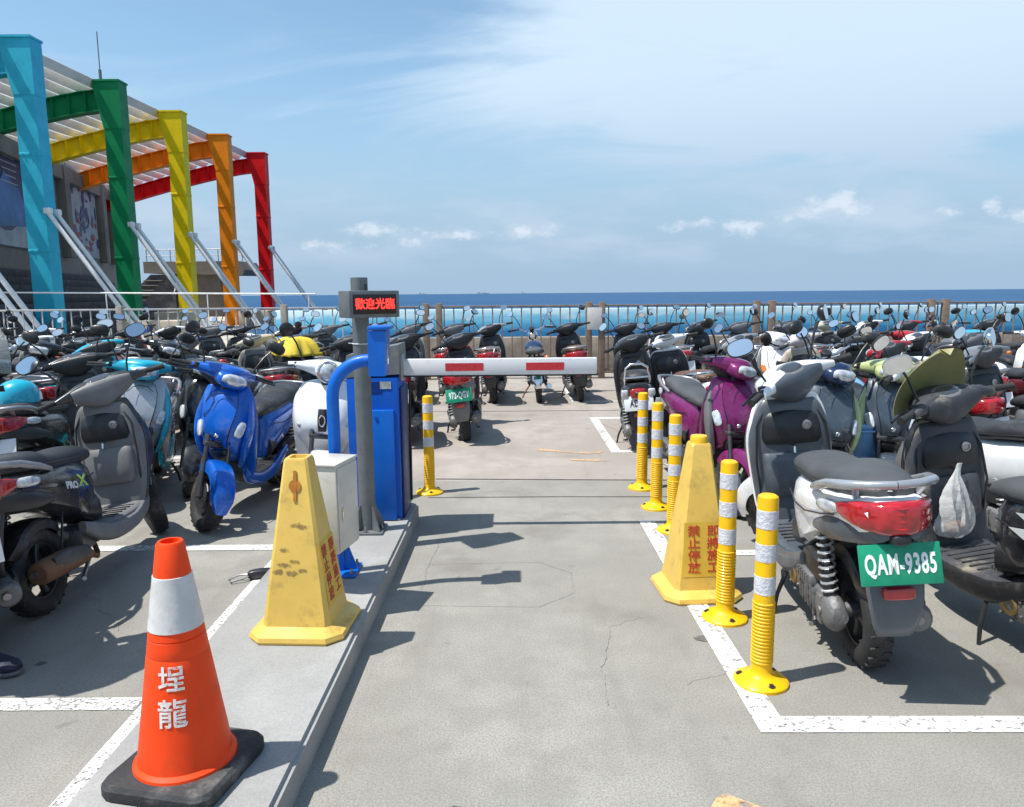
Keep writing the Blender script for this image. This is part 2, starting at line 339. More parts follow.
for nm, pts, w in (('near right', [(.925, 5.1), (.925, 3.8), (.935, 2.58), (6.5, 2.50)], .105), ('right middle', [(1.0, 4.43), (6.5, 4.38)], .09),
                   ('right far', [(1.55, 9.46), (1.03, 9.46), (1.03, 7.42), (7, 7.38)], .10), ('fence right', [(.90, 12.6), (.92, 10.95), (8, 10.9)], .09),
                   ('left island', [(-1.40, 1.6), (-1.40, 4.6), (-7, 4.62)], .10), ('left near', [(-1.46, 2.76), (-7, 2.78)], .09),
                   ('left far', [(-1.5, 9.3), (-1.5, 7.3), (-9, 7.3)], .09)):
    tag(strip(pts, w).build('painted_line', wl2 if nm.startswith('left') else wl), 'white painted bay line, '+nm+' of the lot', kind='structure')
for pts, w in (([(.62, 2.16), (.78, 2.05), (.80, 1.95)], .10), ([(.40, 2.04), (.66, 2.0)], .03), ([(.2, 7.55), (.75, 7.35), (.95, 7.42)], .07), ([(.55, 7.05), (.9, 7.0)], .05)):
    tag(strip(pts, w, .005).build('orange_mark', ol), 'faded orange survey mark on the concrete', kind='structure')
# joints, saw-cut loop slots and cracks: shallow dark grooves
gm = mat('joint_filler', (.085, .08, .075), .9, var=.3, vs=20); gl = mat('hairline_crack', (.27, .26, .24), .9, var=.3, vs=20)
jb = MB()
for y0, y1, w in ((6.35, 6.22, .022), (5.75, 5.72, .012), (1.2, 1.18, .02)):
    s_ = strip([(-.66, y0), (.3, (y0+y1)/2+.01), (2.8, y1-.06)], w, .0035); jb.add(s_.v, s_.f)
s_ = strip([(-9, 10.15), (9, 10.05)], .02, .0035); jb.add(s_.v, s_.f)
tag(jb.build('expansion_joint', gm), 'dark straight joints across the concrete', kind='structure')
cb = MB()
def crack(a, b_, w=.006, jit=.02, n=14):
    global cb
    A, B = Vector(a), Vector(b_); pts = []; o = 0
    for i in range(n+1):
        o += random.uniform(-jit, jit); o *= .8
        p = A.lerp(B, i/n); nr = Vector((-(B-A).y, (B-A).x)).normalized(); pts.append((p.x+nr.x*o, p.y+nr.y*o))
    s_ = strip(pts, w, .0032); cb.add(s_.v, s_.f)
for loopy in ([(-.52, 4.28), (.15, 4.30), (.33, 4.12), (.31, 3.82), (.13, 3.65), (-.48, 3.68)], [(-.40, 5.95), (.12, 5.92), (.22, 5.80), (.22, 5.42)]):
    for a, b_ in zip(loopy, loopy[1:]): crack(a, b_, .0028, .003, 6)
crack((.46, 3.42), (.36, 3.02), .005, .012); crack((.36, 3.02), (.37, 2.72), .0035, .008); crack((.46, 3.42), (.64, 3.52), .002, .012); crack((-.2, 5.0), (.55, 5.35), .002, .015)
crack((.70, 2.86), (.90, 3.0), .002, .012); crack((-.45, 4.9), (-.5, 3.9), .002, .012); crack((-1.9, 3.4), (-2.6, 4.2), .004, .04); 
crack((1.3, 6.9), (1.1, 9.8), .01, .06)
tag(cb.build('crack', gl), 'hairline cracks and saw-cut slots in the lane', kind='structure')
pt = MB()
def blotch(x, y, r, z=.0036, n=18, sx=1.):
    pt.add([(x+cos(2*pi*k/n)*r*sx*random.uniform(.75, 1.1), y+sin(2*pi*k/n)*r*random.uniform(.75, 1.1), z) for k in range(n)], [tuple(range(n))])
blotch(-.185, 2.12, .028, sx=1.4); blotch(.86, 3.28, .03, sx=1.3); blotch(.28, 1.98, .012); blotch(-2.05, 3.1, .02)
tag(pt.build('oil_spot', line_mat('oil', (.12, .115, .11), .5, .62, 30)), 'small dark oil spots on the lane', kind='structure')
# kerb island
ki = MB(); ki.prism([(-1.30, 1.2), (-.70, 1.2), (-.66, 5.16), (-.70, 5.2), (-1.27, 5.2), (-1.33, 5.1)], 0, .12)
bm = bmesh.new(); me = ki.mesh('kerb_island'); bm.from_mesh(me); bmesh.ops.bevel(bm, geom=[e for e in bm.edges if all(v.co.z > .1 for v in e.verts)], offset=.016, segments=3, affect='EDGES'); bm.to_mesh(me); bm.free(); me.polygons.foreach_set('use_smooth', [True]*len(me.polygons)); me.set_sharp_from_angle(angle=R(50))
me.materials.append(conc2); tag(link('kerb', me), 'raised grey concrete kerb island under the barrier', kind='structure')
# ------------------------------------------------------------------ railing between lot and sea
brn = mat('railing_brown_paint', (.20, .15, .12), .55, var=.2, grime=((.3, .27, .24), 12, .5)); gry = mat('railing_grey_steel', (.50, .49, .48), .5, .2, grime=((.25, .2, .17), 10, .5)); post_m = mat('railing_post', (.20, .14, .10), .6, var=.2, vs=12); postg = mat('grey_post', (.30, .27, .23), .6, var=.2, vs=12)
def railing(label, x0, x1, posts, mm, pm, Y=14.0, zt=1.335):
    r = thing('railing', label, 'railing', ((x0+x1)/2, Y, 0)); ox = (x0+x1)/2; d = .177
    MB().box(((x0+x1)/2-ox, 0, zt), (x1-x0, .06, .035), bev=.006).build('top_rail', mm, r)
    MB().box(((x0+x1)/2-ox, 0, .16), (x1-x0, .05, .035), bev=.006).build('bottom_rail', mm, r)
    bmx = MB().box((0, 0, (zt+.16)/2), (.021, .020, zt-.195), bev=.004).mesh('bar'); bmx.materials.append(mm)
    x = x0+.08
    while x < x1:
        if all(abs(x-p) > .09 for p in posts): o = link('bar', bmx, r); o.location = (x-ox, 0, 0)
        x += d
    pmx = MB().box((0, 0, .70), (.115, .115, 1.40), bev=.01).mesh('post'); pmx.materials.append(pm)
    for p in posts: o = link('post', pmx, r); o.location = (p-ox, 0, 0)
railing('white-grey steel railing in front of the beige plaza, left of the display pole', -14.5, -2.9, [-13.3, -10.3, -7.15, -4.15], gry, postg)
railing('brown steel railing with paired posts in front of the sea', -2.9, 14.5, [-1.56, -1.32, 1.42, 1.66, 4.49, 4.77, 7.68, 7.94, 10.75, 11.0, 13.8, 14.05], brn, post_m)
pm_ = mat('paper_notice', (.62, .60, .56), .8, var=.08)
nb = MB().box((1.52, 13.92, 1.10), (.27, .012, .40), bev=.003).build('notice', pm_); tag(nb, 'blank pale notice sheet tied to the brown railing post', 'notice')
# low parapet and painted wall beyond
pw = MB().box((4.6, 15.0, .36), (20.2, .22, .72), bev=.02).build('parapet', mat('parapet_concrete', (.27, .225, .185), .8, var=.3, vs=3, bump=.4, grime=((.16, .13, .11), 5, .8))); tag(pw, 'low tan concrete parapet behind the brown railing', 'parapet')
mw = bpy.data.materials.new('faded_sea_mural'); mw.use_nodes = True; t = mw.node_tree; b = t.nodes['Principled BSDF']
tcn = t.nodes.new('ShaderNodeTexCoord'); sx_ = t.nodes.new('ShaderNodeSeparateXYZ'); t.links.new(tcn.outputs['Object'], sx_.inputs[0])
mpw = t.nodes.new('ShaderNodeMapping'); t.links.new(tcn.outputs['Object'], mpw.inputs[0]); mpw.inputs['Scale'].default_value = (.7, 1, 3)
nz = noise(mpw.outputs[0], 1.6, 5, .6, t); h = math_node('ADD', sx_.outputs[2], math_node('MULTIPLY', math_node('SUBTRACT', nz, .5, tree=t), .55, tree=t), tree=t)
cc = mixc(maprange(h, .95, 1.22, 0, 1, t), (.13, .46, .66), (.56, .72, .76), t); cc = mixc(maprange(h, .95, .68, 0, 1, t), cc, (.04, .25, .50), t)
t.links.new(cc, b.inputs['Base Color']); b.inputs['Roughness'].default_value = .6
pmw = MB().box((5.3, 17.5, .62), (21.4, .18, 1.20), bev=.015).build('painted_wall', mw); tag(pmw, 'long low wall painted in pale to bright sea blue beyond the railing', 'wall')
# ships far out
shm = mat('far_ship_haze', (.42, .47, .53), .8, var=.1)  # pale blue-grey: distance haze is put into the ships' colour
for x, y, l, lab in ((-1040, 9000, 90, 'tiny hazy cargo ship on the horizon left of the barrier arm'), (150, 9500, 55, 'smallest hazy ship on the horizon, right of the other two'), (-330, 9000, 150, 'longest hazy ship on the horizon above the barrier arm')):
    r = thing('ship', lab, 'ship', (x, y, -4)); h_ = MB(); h_.prism([(-l/2, -9), (l*.42, -9), (l/2, 0), (l*.42, 9), (-l/2, 9)], 0, 9); h_.build('hull', shm, r); MB().box((-l*.3, 0, 16), (l*.2, 14, 14)).build('superstructure', shm, r)
    MB().box((l*.1, 0, 13), (l*.3, 12, 8)).build('cargo', shm, r)
# ------------------------------------------------------------------ pavilion of coloured frames
YS = [20.9, 26, 31.1, 36.1, 41.2, 46.4]; XS = [-15.9, -15.65, -15.42, -15.17, -14.97, -14.7]
CC = [('sky blue', (.20, .42, .60)), ('turquoise', (.035, .44, .60)), ('green', (.001, .21, .07)), ('yellow', (.85, .60, .002)), ('orange', (.92, .25, .004)), ('red', (.72, .003, .006))]
wst = mat('white_strut_paint', (.74, .74, .73), .4, var=.08); ZT = 9.8
def beam_z(dx_): return ZT-.25-2.15*(max(0, dx_-.6)/9)**1.25
pav = thing('pavilion', 'tall open pavilion of coloured steel frames under a white slatted canopy', 'pavilion', (-15.5, 36, 0))
def rel(b, nm, m, par=pav): o = b.build(nm, m, par); o.matrix_parent_inverse = Matrix.Translation((15.5, -36, 0)); return o
for i, (Y, X, (cn, c)) in enumerate(zip(YS, XS, CC)):
    m = mat('frame_'+cn.replace(' ', '_'), c, .5, var=.08, vs=1.5, spec=.2, grime=(tuple(x*.5 for x in c), 2.5, .4)); w, d = .68, .6
    b = MB(); z1 = ZT-1.7
    b.add([(X-w/2, Y-d/2, 0), (X+w/2, Y-d/2, 0), (X+w/2, Y+d/2, 0), (X-w/2, Y+d/2, 0), (X-w/2, Y-d/2, z1), (X+w/2, Y-d/2, z1), (X+w/2, Y+d/2, z1), (X-w/2, Y+d/2, z1)], [(0, 1, 5, 4), (1, 2, 6, 5), (2, 3, 7, 6), (3, 0, 4, 7), (0, 3, 2, 1), (4, 5, 6, 7)])
    for zz in (3.1, 6.2): b.box((X, Y, zz), (w+.03, d+.03, .10), bev=.01)
    for zz in (3.1, 6.2):
        for q in (-.22, 0, .22): b.box((X+q, Y-d/2-.025, zz), (.04, .03, .04))
    o = rel(b, 'column', m); o['label'] = cn+' square steel column'
    b = MB(); x0, x1 = X-w/2-.015, X+w/2+.015; y0, y1 = Y-d/2-.015, Y+d/2+.015
    b.add([(x0, y0, z1-.05), (x1, y0, z1-.05), (x1, y1, z1-.05), (x0, y1, z1-.05), (x0-.36, y0, ZT), (x1, y0, ZT), (x1, y1, ZT), (x0-.36, y1, ZT)], [(0, 1, 5, 4), (1, 2, 6, 5), (2, 3, 7, 6), (3, 0, 4, 7), (0, 3, 2, 1), (4, 5, 6, 7)])
    b.box(((x0+x1-.36)/2, Y, ZT+.03), (x1-x0+.42, d+.13, .07)); o = rel(b, 'capital', m); o['label'] = cn+' flared column head'
    # arched plate girder: web, two flanges, stiffener ribs
    nseg = 14; b = MB(); dep = .82
    for k in range(nseg):
        for (za, zb, hw) in ((-.03, 0, .22), (-dep, -dep+.04, .22), (-dep, 0, .02)):
            a0, a1 = .55+(10)*k/nseg, .55+(10)*(k+1)/nseg
            b.add([(X-a, Y+s_*hw, beam_z(a)+zz) for a in (a0, a1) for s_ in (-1, 1) for zz in (za, zb)], [(0, 1, 3, 2), (4, 6, 7, 5), (0, 4, 5, 1), (2, 3, 7, 6), (0, 2, 6, 4), (1, 5, 7, 3)])
    o = rel(b, 'beam', m); o['label'] = cn+' arched roof beam'
    for k in range(15):
        a = 1.05+k*.66
        b = MB(); b.add([(X-a, Y-.20, beam_z(a)-dep+.04), (X-a-.03, Y-.20, beam_z(a)-dep+.04), (X-a-.03, Y+.20, beam_z(a)-dep+.04), (X-a, Y+.20, beam_z(a)-dep+.04), (X-a, Y-.20, beam_z(a)-.03), (X-a-.03, Y-.20, beam_z(a)-.03), (X-a-.03, Y+.20, beam_z(a)-.03), (X-a, Y+.20, beam_z(a)-.03)], [(0, 1, 5, 4), (1, 2, 6, 5), (2, 3, 7, 6), (3, 0, 4, 7), (0, 3, 2, 1), (4, 5, 6, 7)])
        rel(b, 'rib', m)
    if 1:   # pair of white raking struts
        for q in (0, 1):
            b = MB(); b.tube([(X+w/2+.02, Y-.2+.5*q, 4.35), (X+w/2+2.95, Y-.2+.5*q, .0)], .075, 10)
            b.box((X+w/2+.03, Y-.2+.5*q, 4.40), (.22, .22, .2), bev=.03); b.box((X+w/2+2.95, Y-.2+.5*q, .05), (.4, .3, .1), bev=.02); rel(b, 'strut', wst)
# canopy: long tilted white planks, one behind the other
wsl = mat('canopy_white_paint', (.78, .74, .69), .6, var=.1, vs=.6, grime=((.35, .33, .3), 1.4, .5))
for k in range(16):
    a = .72+k*.66; z = beam_z(a)+.08; b = MB()
    x0 = -15.85; x1 = -15.0; ya, yb = 17.5, 46.9; xa, xb = -15.98, -14.72
    b.add([(xa-a-.125, ya, z-.02), (xa-a+.125, ya, z+.25), (xa-a+.10, ya, z+.28), (xa-a-.15, ya, z+.01), (xb-a-.125, yb, z-.02), (xb-a+.125, yb, z+.25), (xb-a+.10, yb, z+.28), (xb-a-.15, yb, z+.01)], [(0, 1, 5, 4), (1, 2, 6, 5), (2, 3, 7, 6), (3, 0, 4, 7), (0, 3, 2, 1), (4, 5, 6, 7)])
    rel(b, 'roof_panel', wsl)
b = MB(); b.tube([(-15.9, 31.1, ZT), (-15.9, 31.1, ZT+.5)], .06); b.tube([(-15.9, 31.1, ZT+.5), (-15.9, 31.1, ZT+1.9)], .022, 6); rel(b, 'lightning_rod', mat('rod', (.2, .2, .21), .5, .6))
# ------------------------------------------------------------------ concrete hall with posters, terrace of steps
hc = mat('hall_concrete', (.20, .185, .16), .85, var=.2, vs=.5, bump=.3, bs=20, grime=((.10, .09, .08), .9, .6)); dk = mat('dark_terrace_stone', (.055, .055, .06), .8, var=.3, vs=2, grime=((.14, .13, .12), 3, .6))
hall = thing('hall', 'grey concrete hall with tall posters under the canopy', 'building', (-22.9, 38.1, 0), R(14))
def relh(b, nm, m, par=hall): o = b.build(nm, m, par); o.matrix_parent_inverse = Matrix.Translation((26, -38, 0)); return o
relh(MB().box((-30.6, 35, 2.4), (11, 27.2, 10.8), bev=.04).box((-25.0, 35, 7.55), (.5, 27.3, .7), bev=.03), 'wall', hc)
for y in (26.2, 37.8, 44.4, 46.9): relh(MB().box((-24.95, y, 5.7), (.55, .75, 4.4), bev=.03), 'pilaster', hc)
pn = mat('poster_navy', (.012, .03, .085), .5, var=.2); pb_ = mat('poster_blue', (.03, .15, .36), .5, var=.3, vs=.8); pw2 = mat('poster_pale', (.30, .34, .37), .55, var=.25, vs=1.2); prd = mat('poster_red', (.28, .03, .04), .5); ppp = mat('poster_purple', (.05, .04, .12), .5)
p = relh(MB().box((-25.06, 38.15, 5.75), (.08, 8.3, 4.3)), 'poster', pn)
def onp(b, nm, m, par): return relh(b, nm, m, par)
def subp(b, nm, m, par): return b.build(nm, m, par)
b = MB(); n_ = 12
b.add([(-25.01, 34.1+8.1*i/n_, 3.65) for i in range(n_+1)]+[(-25.01, 34.1+8.1*i/n_, 3.65+.6+1.5*(i/n_)**2+.25*sin(i)) for i in range(n_+1)], [(i, i+1, n_+2+i, n_+1+i) for i in range(n_)]); subp(b, 'printed_shape', pw2, p)
b = MB(); b.add([(-25.0, 35.5, 4.3), (-25.0, 39.5, 4.6), (-25.0, 38.6, 6.0), (-25.0, 37.2, 6.6), (-25.0, 36.3, 5.6)], [(0, 1, 2, 3, 4)]); subp(b, 'printed_shape', pb_, p)
b = MB(); b.lathe([(.0, -.01), (.10, -.01), (.10, .01), (0, .01)], 12, 'x', (-24.98, 39.2, 4.6)); b.box((-24.98, 39.2, 5.2), (.02, .22, 1.1)); subp(b, 'printed_shape', prd, p)
b = MB(); b.box((-24.99, 41.7, 5.8), (.03, 1.1, 4.0)); subp(b, 'printed_shape', pb_, p)
for i in range(7): subp(MB().box((-24.99, 37.6+.1*(i % 3), 7.75-.26*i), (.02, 1.7-.35*(i % 3), .10 if i < 3 else .05)), 'printed_line', pw2, p)
pA = p; pA.location.y = -10.17; pA.scale.y = 1.1
pB = p = relh(MB().box((-25.06, 44.9, 5.95), (.08, 3.0, 4.5)), 'poster', pw2)
b = MB(); b.lathe([(.42, -.02), (.52, -.02), (.52, .02), (.42, .02)], 20, 'x', (-25.0, 44.9, 5.7), loop=True); b.box((-25.0, 44.9, 6.9), (.03, .14, 1.6)); b.box((-25.0, 44.9, 7.5), (.03, 1.5, .3)); subp(b, 'printed_shape', ppp, p)
b = MB()
for i in range(44): b.ell((-25.0, 43.6+2.7*random.random(), 3.9+4.1*random.random()), (.012, random.uniform(.05, .22), random.uniform(.08, .4)), 8, 5)
subp(b, 'printed_shape', ppp, p)
b = MB()
for i in range(14): b.ell((-24.985, 43.7+2.5*random.random(), 4.0+1.6*random.random()), (.012, random.uniform(.08, .25), random.uniform(.06, .25)), 8, 5)
subp(b, 'printed_shape', prd, p)
pB.location.y = -30.44; pB.scale.y = 1.6
ter = thing('terrace_steps', 'dark stone terrace of wide steps below the hall posters', 'steps', (-19.9, 35, 0), R(14))
for k in range(10):
    o = MB().box((-22.6-.26*k+.0, 35.0+.0*k, .17+.34*k), (5.4-.52*k+.0, 23.0-.3*k, .33), bev=.015).build('step', dk, ter); o.matrix_parent_inverse = Matrix.Translation((22.5, -36, 0))
b = MB()
for y in [24+1.6*i for i in range(14)]: b.tube([(-24.6, y, 3.4), (-24.6, y, 3.75)], .03, 5)
b.tube([(-24.6, 24, 3.75), (-24.6, 45, 3.75)], .03, 5); o = b.build('handrail', M['steel'], ter); o.matrix_parent_inverse = Matrix.Translation((22.5, -36, 0))
# lookout beyond
lk = thing('lookout', 'brown concrete lookout with a flat railed deck standing behind the yellow column', 'building', (-23.5, 60, 0)); lc = mat('lookout_concrete', (.16, .13, .105), .85, var=.25, vs=.6, bump=.3, bs=15, grime=((.08, .07, .06), 1.2, .6))
def rell(b, nm, m): o = b.build(nm, m, lk); o.matrix_parent_inverse = Matrix.Translation((23.5, -60, 0)); return o
rell(MB().add([(-25.2, 58.5, 0), (-21.7, 58.5, 0), (-21.7, 61.5, 0), (-25.2, 61.5, 0), (-24.6, 58.5, 3.6), (-22.2, 58.5, 3.6), (-22.2, 61.5, 3.6), (-24.6, 61.5, 3.6)], [(0, 1, 5, 4), (1, 2, 6, 5), (2, 3, 7, 6), (3, 0, 4, 7), (4, 5, 6, 7)]), 'pier', lc)
rell(MB().add([(-27.6, 58, 3.3), (-20.2, 58, 3.1), (-20.0, 58, 3.5), (-20.4, 58, 4.15), (-27.6, 58, 4.15), (-27.6, 62, 3.3), (-20.2, 62, 3.1), (-20.0, 62, 3.5), (-20.4, 62, 4.15), (-27.6, 62, 4.15)], [(0, 1, 2, 3, 4), (9, 8, 7, 6, 5), (0, 5, 6, 1), (1, 6, 7, 2), (2, 7, 8, 3), (3, 8, 9, 4), (4, 9, 5, 0)]), 'deck', lc)
rell(MB().add([(-30.2, 58.2, 0), (-25.4, 58.2, 0), (-25.4, 58.2, 3.2), (-27.2, 58.2, 3.2), (-29.4, 58.2, 1.2), (-30.2, 61.8, 0), (-25.4, 61.8, 0), (-25.4, 61.8, 3.2), (-27.2, 61.8, 3.2), (-29.4, 61.8, 1.2)], [(0, 1, 2, 3, 4), (9, 8, 7, 6, 5), (1, 6, 7, 2), (2, 7, 8, 3), (3, 8, 9, 4), (4, 9, 5, 0)]), 'stair_block', dk)
for k in range(7): rell(MB().box((-29.2+.34*k+.2, 58.1, .6+.36*k), (1.4, .3, .06)), 'stair_tread', hc)
b = MB()
for x in [-27.4+.9*i for i in range(9)]: b.tube([(x, 58.2, 4.15), (x, 58.2, 5.05)], .035, 5)
b.tube([(-27.5, 58.2, 5.05), (-20.1, 58.2, 5.05)], .04, 5); b.tube([(-27.5, 58.2, 4.6), (-20.1, 58.2, 4.6)], .03, 5); rell(b, 'guardrail', M['steel'])
rell(MB().tube([(-25.4, 58.0, 1.9), (-24.7, 58.0, 3.9)], .05, 6), 'brace', wst)
# plaza handrail at eye height and pale plaza furniture
hr = thing('plaza_handrail', 'single pale handrail on thin posts crossing the plaza in front of the columns', 'handrail', (-13, 22, 0))
b = MB().tube([(-14.6, 22, 1.72), (-5.6, 22, 1.60)], .022, 8).build('rail', wst, hr); b.matrix_parent_inverse = Matrix.Translation((13, -22, 0))
for x in (-14.5, -11.6, -8.7, -5.8):
    b = MB().tube([(x, 22, 0), (x, 22, 1.66)], .016, 6).build('post', wst, hr); b.matrix_parent_inverse = Matrix.Translation((13, -22, 0))
bw = mat('planter_stone', (.52, .44, .34), .8, var=.15, vs=2, bump=.3)
for i, (x, y, w, d, h, lab) in enumerate(((-12.3, 26.5, 1.8, .8, .75, 'beige stone block by the foot of the turquoise column'), (-13.0, 40, 2.2, 1.0, .8, 'long beige stone block between the yellow and orange columns'), (-14.5, 33, 1.4, .9, .9, 'small beige stone block behind the green column'), (-11.5, 47, 3.0, 1, .7, 'beige stone block beside the red column'))):
    b = MB().box((0, 0, h/2), (w, d, h), bev=.05).build('stone_block', bw); b.location = (x, y, 0); tag(b, lab, 'block')
# ------------------------------------------------------------------ barrier machine
bp = mat('blue_cabinet_paint', (.0, .085, .46), .42, 0, .05, spec=.25, var=.06, vs=3, grime=((.06, .13, .35), 7, .35)); bp2 = mat('blue_door_paint', (.0, .125, .56), .42, 0, .08, spec=.3, var=.05, vs=3, grime=((.06, .16, .4), 9, .3)); gcap = mat('grey_cabinet_head', (.16, .17, .17), .45, .2, var=.1, grime=((.28, .26, .22), 12, .5)); bpd = mat('navy_side_panel', (.008, .02, .12), .45)
g = thing('barrier_gate', 'blue barrier cabinet with grey head and raised boom crossing the lane', 'barrier', (-.865, 4.93, .12))
def relg(b, nm, m, par=None):
    o = b.build(nm, m, par or g)
    if par is None: o.matrix_parent_inverse = Matrix.Translation((.865, -4.93, -.12))
    return o
relg(MB().box((-.885, 4.95, .585), (.33, .34, .93), bev=.012), 'cabinet', bp)
relg(MB().box((-.865, 4.765, .485), (.23, .03, .72), bev=.006).tube([(-.865, 4.745, .80), (-.865, 4.752, .80)], .011, 12), 'door', bp2)
relg(MB().box((-.712, 4.97, .55), (.014, .30, .86), bev=.004), 'side_panel', bpd)
relg(MB().add([(-1.05, 4.78, 1.05), (-.71, 4.78, 1.07), (-.71, 5.12, 1.07), (-1.05, 5.12, 1.05), (-1.045, 4.79, 1.19), (-.715, 4.79, 1.255), (-.715, 5.11, 1.255), (-1.045, 5.11, 1.19)], [(0, 1, 5, 4), (1, 2, 6, 5), (2, 3, 7, 6), (3, 0, 4, 7), (0, 3, 2, 1), (4, 5, 6, 7)]), 'head', gcap)
arm = relg(MB().box((-.085, 4.90, 1.103), (1.27, .045, .106), bev=.006), 'boom', mat('white_boom_paint', (.74, .74, .75), .35, 0, .3, var=.05, grime=((.3, .3, .3), 14, .3)))
relg(MB().box((-.085, 4.90, 1.046), (1.29, .03, .012)), 'rubber_edge', M['rubber'], arm)
rf = mat('red_reflective_tape', (.55, .012, .025), .3, 0, .4, var=.15, vs=40)
for x in (-.305, .215): relg(MB().box((x, 4.8765, 1.103), (.245, .003, .05)), 'reflector', rf, arm)
b = MB()
for q in range(5): b.box((-.885, 4.7795, .955+.016*q), (.12, .004, .006))
relg(b, 'vent', bpd)
for zz in (.22, .76): relg(MB().tube([(-.975, 4.760, zz-.02), (-.975, 4.760, zz+.02)], .007, 8), 'hinge', M['steel'])
relg(MB().box((-.80, 4.7785, 1.0), (.07, .003, .045)), 'rating_label', mat('faded_label', (.45, .46, .44), .6, var=.3, vs=60))
relg(MB().tube([(-.72, 5.08, 1.16), (-.69, 5.1, 1.05), (-.695, 5.11, .7), (-.70, 5.12, .16)], .008, 8), 'cable', M['black'])
relg(MB().box((-.712, 4.90, 1.103), (.03, .09, .17), bev=.008), 'boom_clamp', M['alloy'])
for x in (-1.03, -.74): relg(MB().tube([(x, 4.77, .12), (x, 4.77, .135)], .012, 6), 'bolt', M['steel'])
# pole with display
gp = mat('galvanised_grey', (.155, .17, .175), .45, .3, var=.15, vs=8, grime=((.28, .27, .26), 10, .4))
dp = thing('display_pole', 'grey steel pole carrying the red led display', 'pole', (-.90, 4.56, .12))
b = MB().tube([(0, 0, .01), (0, 0, 1.55)], .05, 20).build('shaft', gp, dp)
b = MB().box((0, 0, .008), (.21, .21, .014), bev=.003)
b.build('base_plate', gp, dp)
for a in range(4):
    w_ = MB(); q = Matrix.Rotation(a*pi/2+pi/4, 4, 'Z'); w_.prism([(.045, -.004), (.12, -.004), (.12, .004), (.045, .004)], .015, .02, q)
    w_.add([(.045, -.004, .015), (.125, -.004, .015), (.055, -.004, .17), (.045, -.004, .17), (.045, .004, .015), (.125, .004, .015), (.055, .004, .17), (.045, .004, .17)], [(0, 1, 2, 3), (7, 6, 5, 4), (0, 4, 5, 1), (1, 5, 6, 2), (2, 6, 7, 3)], q); w_.build('gusset', gp, dp)
    x, y = .085*cos(a*pi/2), .085*sin(a*pi/2); MB().tube([(x, y, .015), (x, y, .05)], .008, 6).tube([(x, y, .018), (x, y, .028)], .014, 6).build('bolt', M['steel'], dp)
MB().tube([(.052*cos(2*pi*i/16), .052*sin(2*pi*i/16), 1.16) for i in range(16)], .003, 5, True).tube([(-.05, 0, 1.16), (-.075, -.01, 1.163)], .003, 5).build('cable_tie', M['plateW'], dp)
ld = thing('led_display', 'grey box display on the pole with glowing red characters', 'display', (-.83, 4.48, 1.515), R(33))
MB().box((0, 0, 0), (.31, .17, .155), bev=.006).build('housing', gp, ld)
MB().box((0.0, -.087, 0), (.265, .006, .112), bev=.002).build('screen', mat('led_screen', (.02, .006, .006), .3, var=.1), ld)
lm = mat('led_red', (.5, .01, .01), .5, var=0, emit=((1, .03, .02), 2.2))
text_obj('led_text', '歡迎光臨', .066, lm, ld, (0, -.0915, -.002), (pi/2, 0, 0), sx=.93, bold=.0008)
MB().tube([(-.02, .0, .078), (-.02, 0, .115)], .009, 8).build('antenna', M['black'], ld)
# bent blue tube with sensor head and cream control box
ap = thing('sensor_post', 'bent blue tube post with boxy sensor head behind the cream box', 'post', (-.915, 3.85, .12))
def rela(b, nm, m): o = b.build(nm, m, ap); o.matrix_parent_inverse = Matrix.Translation((.915, -3.85, -.12)); return o
pts = [(-.917, 3.85, .13), (-.917, 3.85, .95)]+[(-.917+.19*(1-cos(a)), 3.85, 1.05+.19*sin(a)) for a in [pi/2*i/10 for i in range(11)]]+[(-.66, 3.85, 1.24)]
rela(MB().tube(pts, .032, 18), 'tube', bp2)
rela(MB().add([(-.715, 3.78, 1.165), (-.635, 3.78, 1.165), (-.635, 3.92, 1.165), (-.715, 3.92, 1.165), (-.715, 3.78, 1.39), (-.625, 3.78, 1.39), (-.625, 3.92, 1.39), (-.715, 3.92, 1.39)], [(0, 1, 5, 4), (1, 2, 6, 5), (2, 3, 7, 6), (3, 0, 4, 7), (0, 3, 2, 1), (4, 5, 6, 7)]), 'sensor_head', bp2)
rela(MB().box((-.66, 3.86, 1.405), (.105, .18, .02), bev=.006), 'hood', bp2)
rela(MB().box((-.63, 3.85, 1.27), (.008, .03, .10)), 'lens_slot', M['lens'])
rela(MB().box((-.917, 3.85, .130), (.20, .20, .014), bev=.003), 'base_plate', bp2)
rela(MB().add([(-.90, 3.846, .137), (-.82, 3.846, .137), (-.89, 3.846, .33), (-.90, 3.846, .33), (-.90, 3.854, .137), (-.82, 3.854, .137), (-.89, 3.854, .33), (-.90, 3.854, .33)], [(0, 1, 2, 3), (7, 6, 5, 4), (0, 4, 5, 1), (1, 5, 6, 2), (2, 6, 7, 3)]), 'gusset', bp2)
for x, y in ((-.84, 3.78), (-.84, 3.92), (-.99, 3.78), (-.99, 3.92)): rela(MB().tube([(x, y, .13), (x, y, .165)], .008, 6).tube([(x, y, .137), (x, y, .147)], .014, 6), 'bolt', M['steel'])
crm = mat('cream_enamel', (.60, .575, .52), .4, 0, .3, var=.06, vs=4, grime=((.36, .32, .27), 9, .4))
cbx = thing('control_box', 'cream metal control box mounted between the yellow sign and the pole', 'cabinet', (-.903, 3.64, .335), R(-12.6))
MB().box((0, 0, .215), (.19, .235, .43), bev=.006).build('housing', crm, cbx)
MB().box((.0985, .0, .215), (.006, .215, .405), bev=.002).build('door', crm, cbx)
MB().box((.104, -.075, .19), (.008, .016, .07), bev=.003).build('latch', M['chrome'], cbx)
MB().box((0, 0, .436), (.20, .25, .012), bev=.004).build('lid', crm, cbx)
